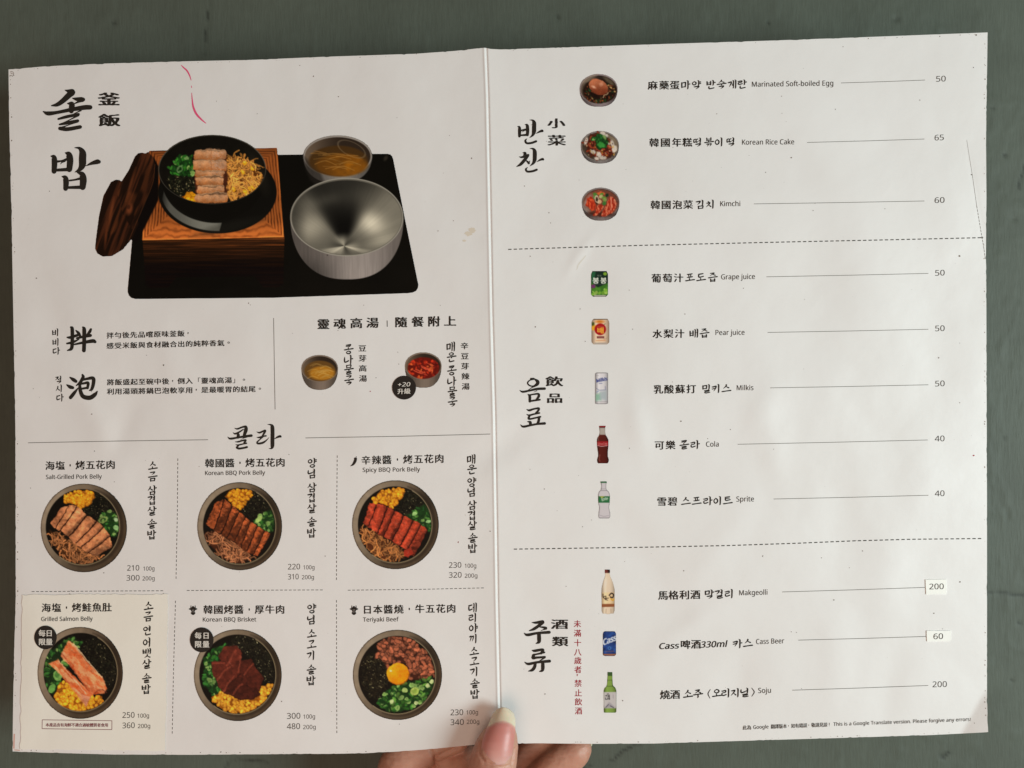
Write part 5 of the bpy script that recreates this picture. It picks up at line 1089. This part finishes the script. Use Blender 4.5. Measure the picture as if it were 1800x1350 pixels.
item(f36([980,1048,1118,1187,1265,1330]), 360.2, 359, '韓國泡菜김치'); eng('Kimchi', 1266, 1301.4, 362.6, 362.2); rule(1325.3,358.4,1625,353.3); price('60',1643,1660.4,356.6)
item(f28([770,825,880,935,990,1048]), 489, 487.4, '葡萄汁포도즙'); eng('Grape juice', 1267.6, 1327.2, 491.2, 490.4); rule(1347.3,486.6,1632,480.6); price('50',1644,1660.6,484.4)
item(f28([775,830,885,957,1007]), 586.8, 585.6, '水梨汁배즙'); eng('Pear juice', 1257.7, 1309, 589, 588.6); rule(1349.4,584.4,1632,578.8); price('50',1644,1660.6,582)
item(f28([780,833,888,942,1020,1067,1115]), 684.4, 682.8, '乳酸蘇打밀키스'); eng('Milkis', 1295, 1324.6, 686.2, 685.8); rule(1354,681.8,1632,676.4); price('50',1644,1660.6,679)
item(f28([785,840,907,962]), 782.6, 781.6, '可樂콜라'); eng('Cola', 1241, 1263.6, 785.4, 785); rule(1296.8,781,1631,773.4); price('40',1643.4,1660.4,775.8)
item(f28([797,850,915,968,1025,1075,1122]), 881.6, 880, '雪碧스프라이트'); eng('Sprite', 1294.3, 1325.4, 881.8, 881.4); rule(1360,877.2,1632,870.6); price('40',1643.4,1660.4,872.2)
item(f30([857,912,970,1027,1102,1155,1208]), 1046.6, 1043.6, '馬格利酒막걸리', 18.4, 17); eng('Makgeolli', 1299.3, 1349.2, 1046.6, 1045.4); rule(1375,1040.6,1626,1032.6); price('200',1633.8,1659,1035.8,S2,.00032+.00008)
T(pR, M_ink, lambda p: p.latin('Cass', 1157.6, 1193, 1141.2, 1139.8, 10.5, .022, 3)); item(f30([975,1030]), 1133, 1132.4, '啤酒', 18.4, 17)
T(pR, M_ink, lambda p: p.latin('330ml', 1231, 1277, 1138.6, 1137, 10.8, .02, 3)); item(f30([1250,1303]), 1131.6, 1130.6, '카스', 18.4, 17); eng('Cass Beer', 1329, 1378.6, 1132.4, 1130.8); rule(1403.3,1125.3,1628,1118.8); price('60',1641,1657.8,1123.4,S3,.00032+.00008)
item(f30([867,920,987,1040,1140,1190,1240,1290]), 1221.2, 1217.2, '燒酒소주오리지널', 18.4, 17)
T(pR, M_ink, lambda p: [p.stroke([(1248.6,1212,1), (1244.6,1219.6,1.8), (1248,1227.4,1)]), p.stroke([(1321.4,1209.4,1), (1325.8,1216.4,1.8), (1321.6,1224,1)])]); eng('Soju', 1332.7, 1355.4, 1218.4, 1217.8); rule(1392.7,1213.3,1631.7,1205); price('200',1639.3,1664.5,1207.8,cap=10)
for pts in ([(893.4,438.4),(1130,431.2),(1380,425.4),(1560,421.6),(1733.4,417.6)], [(903.3,965.3),(1130,962),(1280,959),(1400,955),(1500,950.8),(1600,948),(1733,946.6)]):
    T(pR, M_grey, lambda p: p.dash(pts, 9.6, 5.8, 1.7), "dashed_line", label="bold dashed line across the page")
T(pR, M_red, lambda p: p.col('未滿十八歲者，禁止飲酒', (1096.6,1113,1130,1146.3,1161.1,1177,1187,1201.1,1218.1,1233.7,1249.6), 1015, 1017, 13.6, 13.6, .010), label="red vertical age warning")
def foot(p):
    y = lambda x: 1279.2 + (x - 1305) * (1264.4 - 1279.2) / 401
    for txt, x0, x1 in (('此為', 1305.4, 1320.8), ('翻譯版本,如有錯誤,敬請見諒', 1355, 1454.6)):
        n = len(txt); w_ = (x1 - x0) / n
        for i, c in enumerate(txt): x = x0 + w_ * (i + .5); p.ch(c, x, y(x), w_ * 1.04, 8.4, .014)
    for txt, x0, x1 in (('Google', 1324, 1351), ('!', 1457.2, 1458.4), ('This is a Google Translate version. Please forgive any errors!', 1465, 1706.4)): p.latin(txt, x0, x1, y(x0) + 2.9, y(x1) + 2.9, 6.2, .012)
T(pR, M_grey, foot, label="small footnote along the bottom edge")

# ---- pen mark, stains, specks and edge wear
T(pL, M_pen, lambda p: [p.stroke([(318.6,114.6,1),(323,119,2.2),(328.5,124,2.6),(333,132,2.2),(336,141,1)]), p.stroke([(336.4,151,1),(337,154,1.2)]), p.stroke([(337,163.5,1),(338,176,2.1),(339.8,188,3.2),(345,200,3.6),(354,210,2.8),(362,216.6,1.2)])], "pen_mark", label="thin pink pen mark")
T(pL, M_stain, lambda p: [p.disc(830, 405, 6, 4.5, 30, .5), p.disc(824, 411, 7, 4, 30, .6), p.disc(816, 423, 3, 2, 20, .5)], "stain", .00005, label="pale tan smudge beside the fold")
T(pR, M_white, lambda p: p.stroke([(1014,474,1),(1017,465,2.6),(1026,454,2),(1030,449,.8)]), "scuff", .00005)
SP_L = [(64,489,2.2),(87,336,1.1),(452,200,1),(166,793,1.3),(53.6,858,1.1),(201,847,1),(182.6,1007,1.3),(287,1043,1),(437,533,1.4),(440,536,1),(287.4,642,2),(161,728,1.8),(125,1038.6,1.4),(123,1045,3),(99,1050,1.2),(284,1078,1.3),(571.6,977.6,1.4),(508,799,1.2),(495,1233,1.6),(861.6,934,1.3),(805.6,953,1),(661,664,1.1),(701,640,1),(732,95,1),(527,115,1.2),(551,134,1.6),(595,170,1.6),(829,278,1.6),(770,406,1.3),(797,388,1.2),(790,238,1),(834,1001.6,1),(350,820,1),(702,1273,1),(388,1322,2),(352.4,1323,1.6),(180,1318,2)]
SP_R = [(1024,247,1.2),(1183,259,1.1),(1346,303,1.2),(1391,277,2),(1468.6,192,1.3),(1374.6,199,1.1),(1617,176,1.3),(1711.4,118.6,1.3),(1482,82,1.2),(1429.3,370,1.1),(1555.6,367,1),(1374,169,1),(965,374,1.3),(922,327,1.2),(1260,200,1.2),(968,392,1),(932,450.4,1.3),(1019.6,543,1.4),(941,574.6,1.8),(1106,510,1.2),(1112,578.6,1.3),(1307,506.6,1.4),(1204,552,1.5),(1028.6,600,1.2),(1197,740.6,2),(1106.6,788,1.1),(931.6,825,1),(957,859.6,1.7),(1284,755,1.3),(1244,771,1),(1686.8,450,2.4),(1687,603,1),(1650,629,1.6),(1687,708,1.2),(1516.4,968.6,1.6),(1444,980.6,1.2),(1465.6,1054.6,2),(1641.6,1078,1.6),(1391,1110.6,1.2),(1400,1111.6,1.2),(1493,998,.9),(1340.6,978,1.3),(1098,987,1),(995,1030.6,1.2),(1024,926,1.2),(1094.6,1231.6,1.8),(958,1220,1.4),(1202,1003.4,1.4),(1409,1210.6,1),(1713,1271,1),(1687.6,1023,2),(1341,977,1.2),(1040,914,1),(1716,61.6,2),(1577,66,1.2),(1652,64,1.4)]
def specks(lst, x0, x1, n):
    def f(p):
        for x, y, r in lst: p.disc(x, y, r * .68, r * (.48 + .3 * RNG.random()), 9, .5)
        for _ in range(n):
            x, y = x0 + (x1 - x0) * RNG.random(), 120 + 1170 * RNG.random(); r = .3 + .5 * RNG.random() ** 3; p.disc(x, y, r, r * .8, 7, .5)
    return f
T(pL, M_speck, specks(SP_L, 40, 845, 60), "specks", .00009, kind="stuff"); T(pR, M_speck, specks(SP_R, 895, 1725, 70), "specks", .00009, kind="stuff")
T(pR, M_red, lambda p: p.disc(1711.6, 800.6, 1.6, 1.2, 9, .4), "red_dot"); T(pL, M_red, lambda p: p.disc(805.5, 953, 1, 1.5, 9, .4), "red_dot"); T(pL, M_red, lambda p: p.disc(651, 688, 1, 1, 9, .4), "red_dot")
def wear(side_):
    def f(p):
        if side_ == 0:
            for _ in range(70):
                y = 125 + 1180 * RNG.random(); x = np.interp(y, LL[:, 0], LL[:, 1]) + 2.6 + 1.6 * RNG.random() ** 3; r = .4 + 1.0 * RNG.random() ** 3; p.disc(x + .6, y, r * .7, r, 8, .6)
            for q in LT, LB:
                for _ in range(34): x = 20 + 820 * RNG.random(); y = np.interp(x, q[:, 0], q[:, 1]) + (2.8 if q is LT else -2.8); r = .3 + .7 * RNG.random() ** 3; p.disc(x, y, r * 1.2, r * .7, 8, .6)
            for _ in range(16): p.disc(17.5 + 7 * RNG.random(), 125 + 10 * RNG.random(), .8, .7, 7, .6)
        else:
            for _ in range(70):
                y = 62 + 1215 * RNG.random(); x = np.interp(y, RR[:, 0], RR[:, 1]) - 3 - 1.6 * RNG.random() ** 3; r = .4 + .9 * RNG.random() ** 3; p.disc(x, y, r * .7, r, 8, .6)
            for q in RT, RB:
                for _ in range(34): x = 890 + 840 * RNG.random(); y = np.interp(x, q[:, 0], q[:, 1]) + (2.8 if q is RT else -2.8); r = .3 + .7 * RNG.random() ** 3; p.disc(x, y, r * 1.2, r * .7, 8, .6)
    return f
T(pL, M_wear, wear(0), "edge_wear", .00008, kind="stuff"); T(pR, M_wear, wear(1), "edge_wear", .00008, kind="stuff")
T(pR, M_line, lambda p: [p.line([(1699.5,246),(1704,275),(1709,306)], .35), p.line([(1709,306),(1717,362)], .5), p.dash([(1717,362),(1725,410),(1729,432),(1732.5,458)], 6, 4.6, .8), p.disc(1708, 307, 1.6, 1.2, 9, .5), p.disc(1726.5, 417.5, 1.8, 1.8, 9, .5)], "crease_line", label="thin grimy line drawn in as crease shade near the right edge")  # ink line stands in for crease shade finer than the page mesh
T(pL, M_pink, lambda p: [p.line([(25.2,1290),(24.6,1305),(24.4,1316)], 2.6), p.line([(25,1318.2),(35,1319)], 1.6)], "pink_edge_strip", .00005)  # thin pink strips along the lower left edges of the page

# ------------------------------------------------------------------ the hand that holds the menu
def skin_mat():
    m, nt, b = new_mat("skin"); tc = N(nt, 'ShaderNodeTexCoord')
    n1 = N(nt, 'ShaderNodeTexNoise', Scale=90.0, Detail=4.0); nt.links.new(tc.outputs['Object'], n1.inputs['Vector'])
    cr = N(nt, 'ShaderNodeValToRGB'); cr.color_ramp.elements[0].position = .35; cr.color_ramp.elements[1].position = .65
    cr.color_ramp.elements[0].color = (.50, .235, .165, 1); cr.color_ramp.elements[1].color = (.60, .33, .235, 1)
    nt.links.new(n1.outputs['Fac'], cr.inputs['Fac']); nt.links.new(cr.outputs[0], b.inputs['Base Color'])
    b.inputs['Roughness'].default_value = .46; b.inputs['Subsurface Weight'].default_value = .18; b.inputs['Subsurface Radius'].default_value = (1, .35, .2); b.inputs['Subsurface Scale'].default_value = .003
    mp = N(nt, 'ShaderNodeMapping'); mp.inputs['Scale'].default_value = (.4, 1.6, 1); nt.links.new(tc.outputs['Object'], mp.inputs['Vector'])
    n2 = N(nt, 'ShaderNodeTexVoronoi', Scale=1500.0, feature='DISTANCE_TO_EDGE'); n3 = N(nt, 'ShaderNodeTexNoise', Scale=420.0, Detail=4.0)
    nt.links.new(mp.outputs[0], n2.inputs['Vector']); nt.links.new(mp.outputs[0], n3.inputs['Vector'])
    b1 = N(nt, 'ShaderNodeBump', Strength=.5, Distance=.00014); b2 = N(nt, 'ShaderNodeBump', Strength=.6, Distance=.0005)
    nt.links.new(n2.outputs['Distance'], b1.inputs['Height']); nt.links.new(n3.outputs['Fac'], b2.inputs['Height'])
    nt.links.new(b1.outputs[0], b2.inputs['Normal']); nt.links.new(b2.outputs[0], b.inputs['Normal'])
    return m
M_skin = skin_mat()
def chain(bm, pts, flat=1.0, n=9):
    """pts: (u, v, z_mm, radius_mm) ; overlapping balls along a smooth path"""
    Q = np.array(pts, float); P = []
    QQ = np.vstack([2 * Q[0] - Q[1], Q, 2 * Q[-1] - Q[-2]])
    for i in range(1, len(QQ) - 2):
        for t in np.arange(n) / n:
            P.append(.5 * ((2 * QQ[i]) + (-QQ[i - 1] + QQ[i + 1]) * t + (2 * QQ[i - 1] - 5 * QQ[i] + 4 * QQ[i + 1] - QQ[i + 2]) * t * t + (-QQ[i - 1] + 3 * QQ[i] - 3 * QQ[i + 1] + QQ[i + 2]) * t ** 3))
    P.append(Q[-1])
    for u, v, z, r in P:
        bmesh.ops.create_icosphere(bm, subdivisions=3, radius=1, matrix=Matrix.Translation(P3(u, v, z * .001)) @ Matrix.Diagonal((r * .001, r * .001, r * .001 * flat, 1)))
person = bpy.data.objects.new("hand", None); link(person, None, label="bare hand pinching the bottom of the menu, long-nailed thumb in front and fingers behind", category="hand"); person.location = (0, 0, 0)
bm = bmesh.new()
# thumb, in front of the sheet
chain(bm, [(882,1287,8.2,5.6),(879,1298,8.6,7.6),(873,1316,9.2,9.4),(867,1340,10,10.2),(862,1372,10.5,10.4),(856,1420,9,10.2),(852,1465,5,10.8),(850,1530,0,11.6),(848,1610,-8,13.5),(846,1700,-16,15)], .86)
# index finger bent behind the sheet, its knuckle at the left; fold of the thumb web
chain(bm, [(800,1296,-9,7.2),(752,1312,-10,8.2),(712,1338,-11.5,10.6),(706,1378,-13,11.6),(716,1450,-16,12),(740,1540,-20,13),(770,1640,-23,14)], .9)
chain(bm, [(772,1336,-17,7.5),(800,1340,-17,8.5),(828,1352,-14,9.5),(836,1410,-8,10.5),(842,1500,-8,12)], .9)
# middle and ring fingers behind, fingertip showing at the right
chain(bm, [(1019,1316,-9,5.6),(1008,1323,-9.6,7.4),(985,1341,-10.5,8.2),(950,1374,-13,8.6),(915,1430,-17,9.2),(880,1520,-22,10.5),(850,1640,-24,12.5)], .88)
chain(bm, [(990,1280,-17,6.8),(930,1330,-21,8),(880,1430,-26,9),(840,1560,-29,11),(820,1660,-28,13)], .88)
chain(bm, [(790,1640,-24,14),(820,1760,-24,17),(815,1900,-24,19),(805,2050,-24,20)], .75)
chain(bm, [(850,1640,-20,14),(850,1760,-22,18),(845,1900,-24,19),(840,2050,-24,20)], .75)
chain(bm, [(830,2050,-24,23),(830,2300,-24,24),(835,2600,-24,27)], .85)
me = bpy.data.meshes.new("hand_skin"); bm.to_mesh(me); bm.free(); tmp = bpy.data.objects.new("hand_skin", me); COL.objects.link(tmp)
md = tmp.modifiers.new("r", 'REMESH'); md.mode = 'VOXEL'; md.voxel_size = .0007; md.use_smooth_shade = True
md = tmp.modifiers.new("s", 'SMOOTH'); md.factor = .6; md.iterations = 14
me2 = bpy.data.meshes.new_from_object(tmp.evaluated_get(bpy.context.evaluated_depsgraph_get())); bpy.data.objects.remove(tmp)
# sculpt: flexion crease of the bent finger, thumb cuticle fold
co = np.zeros(len(me2.vertices) * 3, np.float32); me2.vertices.foreach_get("co", co); co = co.reshape(-1, 3)
nm = np.zeros(len(me2.vertices) * 3, np.float32); me2.vertices.foreach_get("normal", nm); nm = nm.reshape(-1, 3)
kz = K * (D - co[:, 2]) / D; uu = co[:, 0] / kz + 900; vv = -co[:, 1] / kz + 675; dsp = np.zeros(len(co))
def groove(pts, wd, dep, sel):
    global dsp
    best = np.full(len(co), 1e9)
    for (ax, ay), (bx, by) in zip(pts[:-1], pts[1:]):
        dx, dy = bx - ax, by - ay; t = np.clip(((uu - ax) * dx + (vv - ay) * dy) / (dx * dx + dy * dy), 0, 1); best = np.minimum(best, np.hypot(uu - ax - t * dx, vv - ay - t * dy))
    dsp -= np.where(sel, dep * np.exp(-(best / wd) ** 2), 0)
back = co[:, 2] < -.002; front = co[:, 2] > .008
groove([(752,1306),(758,1322),(766,1334),(768,1352)], 3.0, .0011, back); groove([(766,1334),(784,1324),(806,1314)], 3.4, .0012, back); groove([(716,1366),(738,1372),(760,1370)], 3, .0006, back)
groove([(846,1300),(843,1325),(852,1341),(884,1351),(900,1344),(905,1316)], 2.2, .0008, front); groove([(836,1384),(866,1390),(898,1384)], 2.6, .0006, front)
dsp += .00025 * (fbm(uu / 7, vv / 9, 3, 2) - .5)
co = co + nm * dsp[:, None]; me2.vertices.foreach_set("co", co.astype(np.float32).ravel())
me2.polygons.foreach_set("use_smooth", np.ones(len(me2.polygons), bool)); me2.materials.clear(); me2.materials.append(M_skin)
skin = bpy.data.objects.new("hand_skin", me2); link(skin, person)

def nail(name, left, right, zc, drop, colf, parent, th=.0005, n=26, mside=40, ends=(0, 0), **kw):
    """left and right edges as (u, v) from the free tip to the cuticle; zc heights in mm along it"""
    L = np.array(left, float); R_ = np.array(right, float); m = mside; q = np.linspace(0, 1, m)
    li = np.linspace(0, 1, len(L)); l = np.stack([np.interp(q, li, L[:, k]) for k in (0, 1)], 1); r = np.stack([np.interp(q, li, R_[:, k]) for k in (0, 1)], 1)
    z = np.interp(q, np.linspace(0, 1, len(zc)), zc); s = np.linspace(-1, 1, n)
    s = np.sin(s * math.pi / 2)
    u = (l[:, None, 0] + r[:, None, 0]) / 2 + (r[:, None, 0] - l[:, None, 0]) / 2 * s; v = (l[:, None, 1] + r[:, None, 1]) / 2 + (r[:, None, 1] - l[:, None, 1]) / 2 * s + (ends[1] * q[:, None] ** 5 - ends[0] * (1 - q[:, None]) ** 5) * (1 - s * s)[None, :]
    zz = (z[:, None] - drop * (1 - np.sqrt(np.clip(1 - (s * .93) ** 2, 0, 1)))[None, :] ** 1.0) * .001
    A = W2(u, v, zz).reshape(-1, 3); Bv = A.copy(); Bv[:, 2] -= th
    F = grid_faces(n, m); idx = np.arange(n * m).reshape(m, n); ring = np.concatenate([idx[0, :-1], idx[:-1, -1], idx[-1, :0:-1], idx[:0:-1, 0]]); nx = np.roll(ring, -1)
    F = np.vstack([F, F[:, ::-1] + n * m, np.stack([ring, nx, nx + n * m, ring + n * m], 1)])
    mt, nt, b = new_mat(name + "_plate"); at = N(nt, 'ShaderNodeAttribute', attribute_name="Col"); nt.links.new(at.outputs['Color'], b.inputs['Base Color'])
    b.inputs['Roughness'].default_value = .42; b.inputs['Coat Weight'].default_value = .15; b.inputs['Coat Roughness'].default_value = .4; b.inputs['Subsurface Weight'].default_value = .15; b.inputs['Subsurface Scale'].default_value = .002
    o = mesh_obj(name, np.vstack([A, Bv]), F, mt, parent, smooth=True, **kw)
    C = colf(u, v, s[None, :] + 0 * u, q[:, None] + 0 * u).reshape(-1, 3); C = np.vstack([C, C])
    ca = o.data.color_attributes.new("Col", 'FLOAT_COLOR', 'POINT'); ca.data.foreach_set("color", np.concatenate([C, np.ones((len(C), 1))], 1).astype(np.float32).ravel())
    return o
def thumb_col(u, v, s, q):
    b_ = 1269 + 10 * s * s + .05 * (v - 1270) ; f = sm(-3, 1.5, v - b_)
    free = np.array((.80, .66, .49)); bed = mixc((.62, .235, .20), (.66, .33, .29), sm(.55, 1, q)); lun = np.exp(-((q - 1.0) / .10) ** 2)[..., None] * .4
    bed = bed * (1 - lun) + np.array((.74, .52, .48)) * lun; edge = (np.exp(-((v - b_ - 1.5) / 2.0) ** 2) * .25)[..., None]
    c_ = free * (1 - f[..., None]) + bed * f[..., None]; return c_ * (1 - edge) + np.array((.80, .52, .44)) * edge
nail("thumb_nail", [(869,1251),(866,1255),(862.5,1264),(857.5,1276),(852,1290),(847.5,1304),(845.4,1318),(846.6,1327),(850,1334)],
     [(900,1251),(903.4,1255),(906,1264),(906,1276),(905.4,1290),(903.6,1304),(901.6,1318),(900,1328),(896.5,1338)],
     [9.4, 10.6, 12.2, 14.4, 16.0, 17.2, 18.0, 18.3, 18.2], 5.6, thumb_col, skin, ends=(7, 9), label="long natural thumb nail with a cream free edge")
nail("finger_nail", [(1035,1303),(1034,1308),(1030,1312)], [(1041,1303),(1041,1310),(1036,1318)], [-12, -12.5, -13], .5, lambda u, v, s, q: np.ones(u.shape + (3,)) * np.array((.68, .60, .44)), skin, n=8, mside=8, label="tip of a fingernail at the paper's edge")
